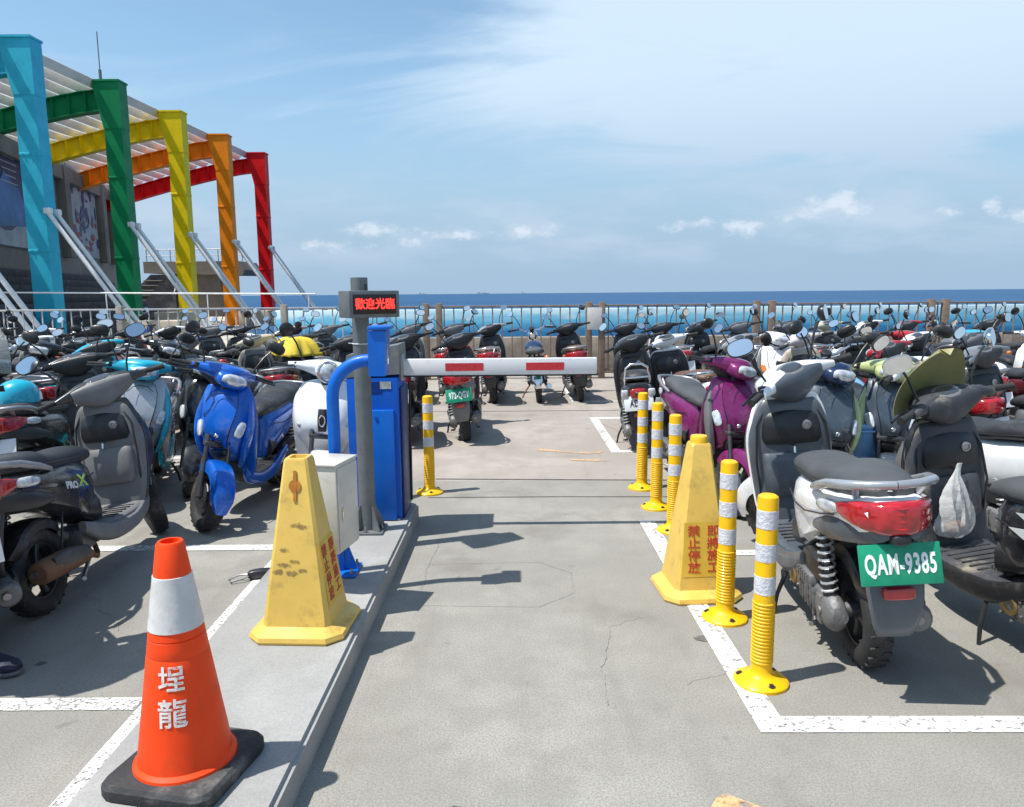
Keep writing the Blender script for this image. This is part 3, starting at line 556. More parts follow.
# ------------------------------------------------------------------ yellow sign pyramids
yc = mat('yellow_sign_plastic', (.68, .45, .09), .42, 0, .1, var=.08, vs=5, bump=.05, bs=30, grime=((.20, .14, .05), 8, .45)); ybr = mat('bright_yellow', (.78, .46, .006), .4, 0, .2, var=.07, grime=((.4, .25, .05), 10, .4)); rdi = mat('red_sign_ink', (.55, .05, .02), .6, var=.25, vs=40); pnl = mat('yellow_panel_print', (.66, .43, .05), .5, var=.1); orp = mat('orange_emblem', (.48, .17, .015), .5, var=.25, vs=30); stn = line_mat('brown_scuff', (.30, .20, .07), .44, .56, 45)
def sign(label, loc, rz, h, cap, faces):
    r = thing('sign_pyramid', label, 'sign', loc, rz)
    def sq(a, c, z): return [(-a+c, -a, z), (a-c, -a, z), (a, -a+c, z), (a, a-c, z), (a-c, a, z), (-a+c, a, z), (-a, a-c, z), (-a, -a+c, z)]
    rings = [sq(.20, .06, 0), sq(.205, .06, .012), sq(.20, .06, .03), sq(.175, .05, .045), sq(.148, .022, .058), sq(.142, .018, .09), sq(.052, .01, h-.012), sq(.046, .01, h), sq(.034, .008, h), sq(.03, .008, h-.03)]
    b = MB(); vs = [p for q in rings for p in q]; fs = [(i*8+k, i*8+(k+1) % 8, i*8+8+(k+1) % 8, i*8+8+k) for i in range(len(rings)-1) for k in range(8)]; fs.append(tuple((len(rings)-1)*8+k for k in range(8))); b.add(vs, fs)
    b.build('body', yc, r, 25)
    if cap: MB().lathe([(.0, h-.005), (.044, h-.005), (.044, h+.03), (.040, h+.036), (0, h+.036)], 20).build('cap', ybr, r)
    sl_ = math.atan2(.09, h-.102)
    def face_m(a): return Matrix.Rotation(a, 4, 'Z') @ Matrix.Translation((0, -.142, .09)) @ Matrix.Rotation(pi/2-sl_, 4, 'X')
    for kind, a in faces:
        fm = face_m(a)
        if kind == 'text':
            pa = MB().add([(-.112, .035, .0015), (.112, .035, .0015), (.098, .315, .0015), (-.098, .315, .0015)], [(0, 1, 2, 3)]).build('label_panel', pnl, r); pa.matrix_local = fm
            for cx, tx in ((.050, '即\n將\n施\n工'), (-.050, '禁\n止\n停\n放')):
                o = text_obj('sign_text', tx, .060, rdi, pa, (cx, .175, .003), sx=1.12, line=1.04, bold=.0006)
        if kind == 'emblem':
            e = MB().lathe([(0, .002), (.026, .002), (.026, .004), (0, .004)], 20, 'z', (0, h*.74, 0)).box((0, h*.74, .0035), (.013, .13, .003)).build('emblem', orp, r); e.matrix_local = fm
            for (x, y, q) in ((-.05, .23, 0), (-.02, .20, .6), (.0, .245, 1.2), (-.075, .2, 2), (.03, .21, .2), (-.045, .295, .3), (.0, .40, 1.0), (.03, .395, .1)):
                sc = MB().add([(x+.03*cos(q+t_)*random.uniform(.3, 1.2), y+.010*sin(q+t_)*random.uniform(.4, 1.6), .0022) for t_ in [2*pi*i/7 for i in range(7)]], [tuple(range(7))]).build('scuff', stn, r); sc.matrix_local = fm
    return r
sign('tapered yellow sign with cap, orange bollards around it, red characters on its front', (.965, 3.86, 0), R(4), .80, True, [('text', 0), ('text', pi/2)])
sign('scuffed yellow sign pyramid with orange emblem on the kerb beside the cream box', (-.918, 3.20, .12), R(-3), .765, False, [('emblem', 0), ('text', pi/2)])
# ------------------------------------------------------------------ delineator posts
ylp = mat('delineator_yellow', (.86, .47, .0), .42, 0, .1, spec=.35, var=.06, vs=8, grime=((.36, .24, .08), 14, .55))
def crinkle():
    m = mat('reflective_white_tape', (.62, .62, .66), .35, 0, .3, var=.12, vs=60, bump=.7, bs=70); return m
wtp = crinkle()
prof = [(.0, .0), (.108, 0), (.108, .012), (.100, .020), (.062, .034), (.048, .045), (.042, .06), (.0415, .085)]
z = .09
while z < .345: prof += [(.0415, z), (.0445, z+.003), (.0445, z+.007), (.0415, z+.010)]; z += .0145
prof += [(.0405, .36), (.0405, .765), (.038, .776), (.030, .782), (0, .783)]
me_b = MB().lathe(prof, 28).mesh('body', 30); me_b.materials.append(ylp)
me_t = [MB().lathe([(.0405, a), (.0418, a+.001), (.0418, b_-.001), (.0405, b_)], 28).mesh('band') for a, b_ in ((.381, .456), (.516, .588), (.650, .724))]
for q in me_t: q.materials.append(wtp)
me_h = MB().lathe([(0, .0), (.016, 0), (.016, .006), (.009, .006), (.009, .012), (0, .012)], 12).mesh('bolt'); me_h.materials.append(M['darkalloy'])
for i, (x, y, lab) in enumerate(((1.00, 2.89, 'nearest yellow ribbed bollard beside the white and grey scooter'), (1.022, 3.50, 'yellow ribbed bollard standing just in front of the capped yellow sign'), (1.062, 4.87, 'yellow ribbed bollard directly behind the capped yellow sign'),
                              (1.052, 5.42, 'yellow ribbed bollard in the middle of the three behind the capped sign'), (1.042, 5.98, 'farthest yellow ribbed bollard of the right hand row'), (-.662, 5.90, 'lone yellow ribbed bollard beyond the blue barrier cabinet'))):
    r = thing('bollard', lab, 'bollard', (x, y, 0), random.uniform(0, 3), 'yellow delineator posts along the lane'); link('body', me_b, r)
    for q in me_t: link('band', q, r)
    for k in range(3): o = link('bolt', me_h, r); o.location = (.082*cos(k*2.1), .082*sin(k*2.1), .020)
# ------------------------------------------------------------------ traffic cone
cn = thing('traffic_cone', 'orange traffic cone with white band and two painted characters on the kerb', 'cone', (-1.012, 2.16, .12), R(-12))
oc = mat('cone_orange', (.90, .058, .002), .48, 0, .0, spec=.3, var=.07, vs=6, grime=((.45, .07, .02), 9, .4)); blk = mat('cone_base_rubber', (.03, .031, .033), .7, var=.3, vs=8, bump=.4, grime=((.2, .19, .17), 9, .6)); wb_ = mat('cone_white_sleeve', (.60, .585, .57), .4, 0, .2, var=.1, vs=14, bump=.25, bs=22, grime=((.30, .28, .26), 15, .5))
def rr(a, c, z, n=5):
    o = []
    for (sx, sy, a0) in ((1, -1, -pi/2), (1, 1, 0), (-1, 1, pi/2), (-1, -1, pi)):
        for i in range(n): t_ = a0+pi/2*i/(n-1); o.append((sx*(a-c)+c*cos(t_), sy*(a-c)+c*sin(t_), z))
    return o
rings = [rr(.176, .05, 0), rr(.180, .05, .01), rr(.180, .05, .035), rr(.171, .045, .048), rr(.152, .04, .052)]; k = 20
MB().add([p for q in rings for p in q], [(i*k+j, i*k+(j+1) % k, (i+1)*k+(j+1) % k, (i+1)*k+j) for i in range(4) for j in range(k)]+[tuple(range(k))[::-1], tuple(4*k+j for j in range(k))]).build('base', blk, cn, 30)
def cr(z): return .138-(z-.055)*(.138-.039)/(.735-.055)
MB().lathe([(.150, .050), (.148, .060), (cr(.065)+.004, .066), (cr(.07), .07)]+[(cr(zz), zz) for zz in (.2, .35, .395)]+[(cr(.40)-.002, .40)]+[(cr(zz), zz) for zz in (.405, .43, .45)]+[(cr(.452)-.003, .452), (cr(.455)+.0005, .455), (cr(.64), .64), (cr(.73), .73), (cr(.735)-.004, .737), (cr(.735)-.012, .737), (cr(.735)-.012, .68)], 40).build('cone_shell', oc, cn, 30)
MB().lathe([(cr(.478), .478), (cr(.478)+.0025, .479), (cr(.638)+.0025, .637), (cr(.638), .638)], 40).build('reflective_sleeve', wb_, cn)
wink = line_mat('white_cone_ink', (.78, .72, .68), .50, .60, 60)
def wrap(base_z, a0, ry=0.):
    def f(co):
        z = base_z+co.y; r_ = cr(z)+.0018+co.z*.5; a = a0+co.x/r_; return Vector((r_*cos(a), r_*sin(a), z))
    return f
text_obj('painted_character', '埕', .078, wink, cn, (0, 0, 0), warp=wrap(.345, R(-90+22)), bold=.0012)
text_obj('painted_character', '龍', .088, wink, cn, (0, 0, 0), warp=wrap(.245, R(-90+22)), bold=.0008)
# chock with wire loop, left of the yellow sign
ck = thing('pedal_lock', 'small black clamp with a wire loop lying left of the scuffed yellow sign', 'clamp', (-1.46, 4.06, 0), R(20))
MB().ell((.05, 0, .03), (.075, .028, .028), e=3).build('body', M['black'], ck)
MB().tube([(-.02, 0, .035), (-.07, .015, .03), (-.12, .012, .012), (-.11, -.03, .012), (-.05, -.025, .02), (-.01, -.01, .03)], .005, 6).build('loop', M['steel'], ck)
# ================================================================== SCOOTERS
WB = 1.28; AX = Vector((-.34, 0, .94)).normalized()     # steering axis direction
def mir(fn):    # both sides
    for s_ in (-1, 1): yield s_
def wheel_meshes(r=.222, w=.05, spoke=5):
    t = MB(); pr_ = []
    for i in range(14):
        a = 2*pi*i/14; e = .75; pr_.append((r-.045+.045*math.copysign(abs(cos(a))**e, cos(a)), w*math.copysign(abs(sin(a))**.8, sin(a))))
    t.lathe(pr_, 36, 'y', loop=True)
    for k in range(26):         # tread blocks
        for s_ in (-1, 1):
            q = Matrix.Rotation(2*pi*(k+.5*(s_ > 0))/26, 4, 'Y') @ Matrix.Translation((r-.004, s_*w*.42, 0)) @ Matrix.Rotation(s_*.35, 4, 'X')
            t.box((0, 0, 0), (.010, w*.62, .030), q)
    m = MB(); ri = r-.082
    m.lathe([(ri+.012, -w*.75), (ri-.006, -w*.6), (ri-.012, 0), (ri-.006, w*.6), (ri+.012, w*.75), (ri+.016, w*.4), (ri+.016, -w*.4)], 28, 'y', loop=True)
    m.lathe([(0, -.045), (.032, -.045), (.036, -.02), (.036, .02), (.032, .045), (0, .045)], 16, 'y')
    if spoke > 8:
        for k in range(spoke): q = Matrix.Rotation(2*pi*k/spoke, 4, 'Y'); m.tube([(.03, (.03 if k % 2 else -.03), .01), (ri, 0, .02*(1 if k % 3 else -1))], .0025, 4, mtx=q)
    else:
        for k in range(spoke):
            q = Matrix.Rotation(2*pi*k/spoke, 4, 'Y'); m.loft([(.025, 0, 0, .022, .022, .02, .02, 4), (.08, 0, 0, .014, .014, .013, .013, 4), (ri, 0, 0, .02, .02, .016, .016, 4)], 'x', 8, 2, q)
    return t.mesh('tyre'), m.mesh('rim')
def at_rot(c, rx=0, ry=0, rz=0): return Matrix.Translation(c) @ Euler((rx, ry, rz)).to_matrix().to_4x4()
def kit(v):
    """list of (name, mesh, material role, steered, parent index or None)"""
    K = []
    def put(nm, b, role, steer=False, par=None):
        me = b if isinstance(b, bpy.types.Mesh) else b.mesh(nm); me.materials.append(M['black']) if not me.materials else None
        if steer and nm not in ('wheel', 'rim', 'brake_disc', 'fork', 'front_fender'): me.transform(Matrix.Translation((-.012, 0, .05)))
        K.append((nm, me, role, steer, par)); return len(K)-1
    retro, moto, boxy = v == 'retro', v == 'moto', v == 'boxy'
    ty, ri = wheel_meshes(.222 if not moto else .26, .052 if not moto else .045, 5 if not moto else 24)
    tz = .222 if not moto else .26
    def wheel(x, steer):
        a = ty.copy(); a.transform(Matrix.Translation((x, 0, tz))); c = ri.copy(); c.transform(Matrix.Translation((x, 0, tz)))
        k = put('tyre' if 0 else 'wheel', a, 'rubber', steer); put('rim', c, 'wheelrim', steer, k); return k
    k = wheel(WB, True); b = MB().lathe([(.03, -.062), (.085, -.062), (.085, -.058), (.03, -.058)], 24, 'y', (WB, 0, tz), loop=True); put('brake_disc', b, 'disc', True, k)
    wheel(0, False)
    # fork
    b = MB()
    for s_ in (-1, 1): b.tube([(WB+.01, s_*.078, tz), (WB-.045, s_*.078, tz+.16)], .022, 12); b.tube([(WB-.04, s_*.078, tz+.15), (WB-.14, s_*.075, .62)], .016, 10)
    b.tube([(WB, -.09, tz), (WB, .09, tz)], .011, 8); b.box((WB-.125, 0, .56), (.06, .19, .035), bev=.01); put('fork', b, 'darkalloy', True)
    b = MB().tube([(WB-.01, .10, tz+.02), (WB+.03, .11, tz+.15), (WB-.06, .10, .50), (WB-.16, .07, .60)], .005, 6); put('brake_hose', b, 'black', False)
    # front fender
    b = MB().arch(WB, tz, tz+.035 if not moto else tz+.03, R(-8), R(150) if not moto else R(165), .072 if not retro else .085, .09 if not moto else .03)
    put('front_fender', b, 'body' if not moto else 'chrome', True)
    if moto: return kit_moto(K, put)
    # painted apron (front shield)
    e = 1.75 if v == 'sport' else 2.6 if boxy else 2.2; g_ = 1.0 if not retro else 1.13
    keys = [(.36, .985, 0, .03, .02, .10, .10, e), (.46, .99, 0, .07, .03, .15, .15, e), (.53, 1.0, 0, .14, .03, .175*g_, .175*g_, e), (.63, 1.0, 0, .19, .03, .20*g_, .20*g_, e), (.74, .995, 0, .165, .03, .21*g_, .21*g_, e), (.84, .985, 0, .12, .03, .195*g_, .195*g_, e+.3), (.91, .975, 0, .085, .025, .165, .165, e+.6), (.94, .968, 0, .06, .02, .13, .13, e+.6), (.95, .96, 0, .03, .01, .08, .08, e)]
    def apr(z, xf, w, q=1.):
        return (z, [(0, xf), (w*.34, xf-.022*q), (w*.60, xf-.030*q-.012), (w*.86, xf-.10*q), (w, .985), (w*.95, .962), (0, .962)])
    if v == 'sport':
        put('front_shield', MB().ploft([apr(.42, 1.03, .10, .3), apr(.48, 1.12, .145, .8), apr(.56, 1.168, .175), apr(.66, 1.178, .195), (.76,)+apr(.76, 1.142, .20)[1:], apr(.85, 1.10, .188, .8), apr(.91, 1.065, .165, .6), apr(.945, 1.03, .145, .4), apr(.952, 1.0, .125, .1)], 'z', 3), 'body')
        def nos(z, xf, w): return (z, [(0, xf+.007), (w, xf-.012), (w*.9, xf-.04), (0, xf-.04)])
        put('nose_panel', MB().ploft([nos(.50, 1.135, .035), nos(.56, 1.168, .055), nos(.66, 1.178, .080), nos(.76, 1.144, .105), nos(.85, 1.102, .110), nos(.91, 1.067, .09), nos(.935, 1.045, .06)], 'z', 3), 'body')
        b = MB()
        for s_ in (-1, 1): b.tube([(x_+.0, s_*w_, z_) for z_, x_, w_ in ((.50, 1.120, .037), (.56, 1.153, .058), (.66, 1.162, .083), (.76, 1.129, .108), (.85, 1.088, .113), (.91, 1.053, .093))], .0035, 5)
        b.tube([(1.145, -.085, .865), (1.115, -.05, .90), (1.10, 0, .91), (1.115, .05, .90), (1.145-.03, .085, .865)], .003, 5); put('nose_seam', b, 'black')
        put('horn_cover', MB().loft([(.44, 1.07, 0, .04, .03, .05, .05, 4), (.49, 1.11, 0, .05, .03, .065, .065, 4), (.525, 1.13, 0, .05, .03, .05, .05, 4)], 'z', 14, 2), 'black')
    else: put('front_shield', MB().loft(keys, 'z', 28, 4), 'body')
    if v == 'sport':      # darker side cheeks, V nose and turn lamps
        b = MB()
        for s_ in (-1, 1): b.loft([(.38, 1.0, s_*.10, .03, .03, .015, .015, 4), (.50, 1.055, s_*.148, .045, .05, .022, .022, 4), (.64, 1.055, s_*.178, .045, .05, .024, .024, 4), (.78, 1.02, s_*.180, .03, .04, .02, .02, 4), (.90, .985, s_*.15, .01, .02, .01, .01, 4)], 'z', 12, 3)
        put('shield_cheek', b, 'cheek')
        for s_ in (-1, 1): put('turn_lamp', MB().ell((0, 0, 0), (.016, .030, .060), 12, 9, 3.2, at_rot((1.118, s_*.140, .665), s_*-.50, -.25, s_*.72)), 'turn')
        b = MB()
        for q in range(3): b.box((1.166+.006*q, 0, .545+.022*q), (.03, .085-.008*q, .007))
        put('grille', b, 'black'); put('nose_badge', MB().ell((1.183, 0, .625), (.010, .017, .017)), 'chrome')
    elif retro:
        put('nose_trim', MB().loft([(.60, 1.185, 0, .02, .01, .030, .030, 3), (.68, 1.19, 0, .02, .01, .034, .034, 3), (.76, 1.172, 0, .02, .01, .030, .030, 3)], 'z', 14, 3), 'black')
        put('nose_badge', MB().tube([(1.212+.0*i, .020*cos(2*pi*i/14), .68+.038*sin(2*pi*i/14)) for i in range(14)], .005, 6, True), 'chrome')
        for s_ in (-1, 1): put('turn_lamp', MB().ell((0, 0, 0), (.02, .032, .024), 12, 7, 2, at_rot((1.12, s_*.165, .64), 0, 0, s_*.8)), 'turn')
    else:
        for s_ in (-1, 1): put('turn_lamp', MB().ell((1.135, s_*.14, .70), (.03, .04, .03), 12, 7, 4), 'turn')
    # leg shield
    w = .205 if not retro else .235
    ls = [(.30, .91, 0, .025, .03, w*.76, w*.76, 4), (.38, .925, 0, .025, .035, w*.88, w*.88, 4.5), (.52, .955, 0, .02, .04, w*.95, w*.95, 4.5), (.70, .975, 0, .02, .05, w*1.0, w*1.0, 4.5), (.82, .975, 0, .02, .045, w*.90, w*.90, 4.5), (.90, .965, 0, .02, .03, w*.74, w*.74, 4), (.93, .96, 0, .01, .01, w*.60, w*.60, 3)]
    put('leg_shield', MB().loft(ls, 'z', 28, 4), 'inner')
    put('shield_rim', MB().loft([(k[0]-(.004 if i == 0 else -.006), k[1]+.022, 0, .010, .010, k[5]+.007, k[6]+.007, k[7]) for i, k in enumerate(ls)], 'z', 28, 4), 'body')
    put('upper_pocket', MB().ploft([(.705, [(0, .905), (.125, .925), (.14, .945), (.12, .97), (0, .97)]), (.74, [(0, .895), (.14, .918), (.155, .942), (.13, .97), (0, .97)]), (.84, [(0, .905), (.125, .925), (.14, .945), (.12, .97), (0, .97)]), (.875, [(0, .93), (.09, .94), (.10, .95), (.09, .97), (0, .97)])], 'z', 2), 'black')
    b = MB()
    for s_ in (-1, 1): b.tube([(.886+.03, s_*.165, .45), (.905, s_*.182, .62), (.93, s_*.170, .80), (.945, s_*.12, .89)], .006, 6)
    put('shield_seam', b, 'black')
    for s_ in (-1, 1):
        for zz in (.42, .62): put('screw', MB().lathe([(0, .0), (.009, 0), (.008, .004), (0, .004)], 10, 'x', mtx=at_rot((.925 if zz < .5 else .932, s_*.155, zz), 0, pi, 0)), 'steel')
    put('glove_box', MB().loft([(.44, .935, 0, .03, .04, .12, .12, 5), (.47, .93, 0, .03, .06, .14, .14, 5), (.62, .945, 0, .03, .055, .15, .15, 5), (.66, .95, 0, .03, .04, .145, .145, 5)], 'z', 16, 2), 'inner')
    put('ignition', MB().lathe([(0, -.012), (.024, -.012), (.024, .006), (.016, .008), (.016, .003), (0, .003)], 16, 'x', (0, 0, 0), mtx=at_rot((.905, -.07, .80), 0, pi-.1, 0)), 'alloy')
    put('bag_hook', MB().tube([(.92, 0, .70), (.875, 0, .695), (.87, 0, .67), (.885, 0, .66)], .006, 6), 'chrome')
    # headset
    put('steering_stem', MB().tube([(1.035, 0, .86), (.985, 0, 1.0)], .035, 12), 'black', True)
    if retro:
        b = MB().loft([(-.27, .94, .985, .02, .02, .02, .02, 2), (-.20, .96, .99, .03, .03, .026, .028, 2), (-.11, .985, .992, .06, .05, .045, .055, 2), (0, .99, .99, .085, .065, .06, .085, 2), (.11, .985, .992, .06, .05, .045, .055, 2), (.20, .96, .99, .03, .03, .026, .028, 2), (.27, .94, .985, .02, .02, .02, .02, 2)], 'y', 18, 4)
        b.loft([(.98, 0, .98, .09, .09, .075, .09, 2), (1.06, 0, .975, .088, .088, .082, .085, 2), (1.10, 0, .97, .082, .082, .08, .08, 2)], 'x', 20, 3); h = put('handlebar_cover', b, 'body', True)
        put('headlight', MB().ell((1.105, 0, .97), (.03, .068, .068)), 'lens', True, h); put('headlight_ring', MB().tube([(1.108, .073*cos(2*pi*i/24), .97+.073*sin(2*pi*i/24)) for i in range(24)], .008, 8, True), 'chrome', True, h)
    else:
        q = 1 if v == 'sport' else .94; ee = 2.7 if v == 'sport' else 3.2
        b = MB().loft([(-.26, .925, .975, .02, .02, .018, .02, ee), (-.205, .945, .985, .035, .035, .026, .03, ee), (-.13, .975, .995, .07, .055, .04, .055, ee), (-.06, .995, 1.0, .10, .065, .045, .08, ee), (0, 1.0, 1.0, .115, .065, .047, .09, ee), (.06, .995, 1.0, .10, .065, .045, .08, ee), (.13, .975, .995, .07, .055, .04, .055, ee), (.205, .945, .985, .035, .035, .026, .03, ee), (.26, .925, .975, .02, .02, .018, .02, ee)], 'y', 18, 4)
        b.loft([(1.02, 0, .975, .11, .11, .055, .07, ee), (1.08, 0, .965, .115, .115, .05, .065, ee), (1.125, 0, .955, .095, .095, .042, .055, ee), (1.15, 0, .95, .06, .06, .02, .035, ee)], 'x', 20, 3)
        h = put('handlebar_cover', b, 'hbar', True)
        put('headlight', MB().ell((0, 0, 0), (.04, .092, .045), 18, 9, 2.5 if v == 'sport' else 4, at_rot((1.118, 0, .957), 0, .25, 0)), 'lens', True, h)
        put('rear_cover', MB().loft([(-.17, .945, .985, .04, .035, .028, .05, 2.6), (-.08, .955, .985, .05, .05, .04, .10, 2.6), (0, .957, .983, .05, .055, .045, .125, 2.6), (.08, .955, .985, .05, .05, .04, .10, 2.6), (.17, .945, .985, .04, .035, .028, .05, 2.6)], 'y', 18, 4), 'inner', True, h)
    put('dash', MB().ell((0, 0, 0), (.052, .088, .012), 18, 9, 2.4, at_rot((.955, 0, 1.028 if not retro else 1.03), 0, -.45, 0)), 'greyp', True, h)
    put('dash_dial', MB().ell((0, 0, 0), (.036, .066, .006), 18, 7, 2.4, at_rot((.952, 0, 1.037 if not retro else 1.039), 0, -.45, 0)), 'dash', True, h)
    parts_bar(put, retro)
    # floor, skirts
    put('floorboard', MB().loft([(.40, 0, .29, .13, .13, .03, .06, 5), (.50, 0, .285, .155, .155, .03, .06, 5), (.70, 0, .28, .165, .165, .03, .055, 5), (.88, 0, .29, .16, .16, .03, .06, 5), (.955, 0, .33, .14, .14, .05, .06, 5), (.985, 0, .38, .12, .12, .06, .06, 4)], 'x', 20, 3), 'inner')
    b = MB()
    for i in range(6): b.box((.58+.05*i, 0, .3125), (.012, .26, .005))
    put('floor_rib', b, 'rubber')
    for s_ in (-1, 1): put('side_skirt', MB().loft([(.22, s_*.15, .36, .02, .02, .03, .03, 2.4), (.34, s_*.15, .30, .022, .03, .05, .05, 3.2), (.50, s_*.158, .255, .018, .03, .045, .055, 3.2), (.75, s_*.158, .25, .018, .03, .035, .05, 3.2), (.95, s_*.138, .30, .018, .03, .04, .05, 3.2), (1.0, s_*.13, .36, .015, .02, .03, .03, 2.4)], 'x', 12, 3), 'skirt')
    # rear body
    if retro: kk = [(.52, .49, .08, .16, .17, 3), (.46, .50, .135, .18, .19, 2.6), (.32, .52, .18, .17, .18, 2.4), (.12, .55, .205, .15, .18, 2.2), (-.08, .58, .195, .12, .18, 2.2), (-.26, .63, .155, .09, .15, 2.2), (-.36, .67, .10, .06, .10, 2.2), (-.40, .69, .04, .03, .04, 2)]
    elif boxy: kk = [(.52, .49, .09, .16, .17, 3), (.45, .50, .14, .19, .19, 3), (.30, .52, .17, .17, .16, 3), (.10, .56, .175, .14, .16, 3), (-.10, .60, .17, .12, .16, 3), (-.26, .63, .155, .10, .15, 3), (-.34, .65, .13, .08, .12, 3), (-.37, .65, .11, .06, .09, 3)]
    else: kk = [(.52, .49, .09, .16, .17, 3), (.45, .50, .135, .19, .18, 2.6), (.30, .54, .17, .17, .15, 2.3), (.10, .60, .18, .12, .14, 2.3), (-.10, .66, .175, .08, .12, 2.3), (-.26, .70, .155, .065, .10, 2.8), (-.35, .712, .125, .06, .085, 3), (-.39, .718, .085, .05, .065, 3)]
    if v == 'sport':
        def rb(x, zt, zb, w): h_ = zt-zb; return (x, [(0, zt), (w*.62, zt-.002), (w*.90, zt-.14*h_), (w, zt-.34*h_), (w*.95, zt-.60*h_), (w*.86, zb+.10*h_), (w*.68, zb), (0, zb)])
        kb = put('body', MB().ploft([rb(.53, .62, .35, .06), rb(.49, .67, .33, .105), rb(.38, .70, .36, .145), rb(.24, .72, .43, .162), rb(.08, .735, .50, .168), rb(-.08, .748, .56, .165), rb(-.22, .762, .60, .150), rb(-.32, .768, .63, .128), rb(-.375, .762, .655, .10)], 'x', 3), 'body')
        b = MB()
        for s_ in (-1, 1): b.tube([(.46, s_*.135, .60), (.30, s_*.160, .585), (.12, s_*.171, .60), (-.08, s_*.169, .645), (-.20, s_*.157, .675)], .0035, 5)
        put('panel_seam', b, 'black', par=kb)
    else: kb = put('body', MB().loft([(x, 0, z, w_*.9, w_*.9, hu, hd, e_) for x, z, w_, hu, hd, e_ in kk], 'x', 28, 4), 'body')
    put('under_tray', MB().loft([(.48, 0, .40, .13, .13, .10, .08, 3), (.30, 0, .44, .13, .13, .06, .05, 3), (.15, 0, .53, .12, .12, .05, .04, 3), (-.1, 0, .58, .11, .11, .04, .04, 3), (-.30, 0, .62, .10, .10, .04, .03, 3)], 'x', 14, 3), 'black')
    if v == 'sport':
        for s_ in (-1, 1): put('tail_cowl', MB().loft([(.02, s_*.155, .575, .015, .02, .02, .02, 2), (-.12, s_*.15, .61, .018, .02, .04, .05, 2), (-.26, s_*.115, .645, .02, .02, .045, .06, 2), (-.36, s_*.07, .67, .02, .03, .03, .06, 2), (-.39, s_*.04, .675, .01, .03, .01, .04, 2)], 'x', 12, 3), 'cheek', par=kb)
    # seat
    zs = .012 if not retro else -.005
    put('seat_piping', MB().tube([(.56, 0, .70+zs)]+[(x_, y_, z_+zs) for x_, y_, z_ in ((.52, .09, .70), (.38, .125, .70), (.2, .139, .715), (.02, .147, .735), (-.15, .134, .76), (-.28, .09, .77), (-.33, 0, .772), (-.28, -.09, .77), (-.15, -.134, .76), (.02, -.147, .735), (.2, -.139, .715), (.38, -.125, .70), (.52, -.09, .70))], .004, 6, True), 'black')
    put('seat', MB().loft([(.585, 0, .665+zs, .045, .045, .015, .02, 2), (.55, 0, .685+zs, .09, .09, .04, .04, 2.3), (.42, 0, .70+zs, .118, .118, .062, .05, 2.5), (.25, 0, .705+zs, .130, .130, .058, .04, 3), (.12, 0, .718+zs, .138, .138, .060, .04, 3), (.04, 0, .735+zs, .142, .142, .074, .04, 3), (-.05, 0, .747+zs, .14, .14, .070, .04, 3), (-.18, 0, .760+zs, .125, .125, .058, .04, 2.8), (-.28, 0, .765+zs, .10, .10, .05, .035, 2.3), (-.325, 0, .765+zs, .05, .05, .02, .02, 2)], 'x', 24, 4), 'seat')
    b = MB()
    if boxy: b.tube([(-.27, -.11, .72), (-.36, -.115, .78), (-.40, -.10, .88), (-.40, -.05, .915), (-.40, .05, .915), (-.40, .10, .88), (-.36, .115, .78), (-.27, .11, .72)], .012, 10); b.tube([(-.385, -.11, .79), (-.385, .11, .79)], .009, 8)
    else:
        b.loft([(-.02, 0, .735, .175, .175, .01, .01, 6), (-.03, 0, .74, .178, .178, .01, .01, 6)], 'x', 8, 1)
        for s_ in (-1, 1): b.tube([(.05, s_*.155, .715), (-.08, s_*.18, .755), (-.20, s_*.175, .795), (-.30, s_*.15, .812), (-.355, s_*.085, .818), (-.37, 0, .818)], [.012, .017, .017, .017, .015, .014], 10)
        for s_ in (-1, 1): b.tube([(-.27, s_*.10, .75), (-.325, s_*.12, .81)], .012, 8)
    put('grab_rail', b, 'rail')
    # lamps
    if v == 'sport':
        k = put('tail_light', MB().loft([(-.158, -.215, .715, .0, .02, .012, .016, 4), (-.13, -.30, .715, .02, .03, .036, .046, 4), (-.07, -.362, .715, .03, .038, .046, .062, 4), (0, -.375, .715, .03, .042, .048, .068, 4), (.07, -.362, .715, .03, .038, .046, .062, 4), (.13, -.30, .715, .02, .03, .036, .046, 4), (.158, -.215, .715, .0, .02, .012, .016, 4)], 'y', 14, 3), 'red')
        b = MB()
        for zz in (.675, .70, .725, .745): b.tube([(-.325, -.125, zz), (-.395, -.07, zz), (-.417, 0, zz), (-.395, .07, zz), (-.325, .125, zz)], .004, 5)
        put('lens_ridge', b, 'red2', par=k)
        for s_ in (-1, 1): put('turn_lamp', MB().ell((0, 0, 0), (.075, .02, .026), 12, 7, 2.6, at_rot((-.165, s_*.163, .70), 0, .12, s_*.22)), 'turn')
    elif retro:
        put('tail_light', MB().ell((-.385, 0, .665), (.035, .062, .040), e=2.6), 'red')
        for s_ in (-1, 1): put('turn_lamp', MB().ell((-.34, s_*.105, .62), (.045, .03, .026)), 'turn')
    else:
        put('tail_light', MB().ell((-.375, 0, .64), (.03, .075, .045), e=4.5), 'red')
        for s_ in (-1, 1): put('turn_lamp', MB().ell((-.355, s_*.125, .64), (.03, .035, .038), e=4), 'turn')
    parts_rear(put)
    return K
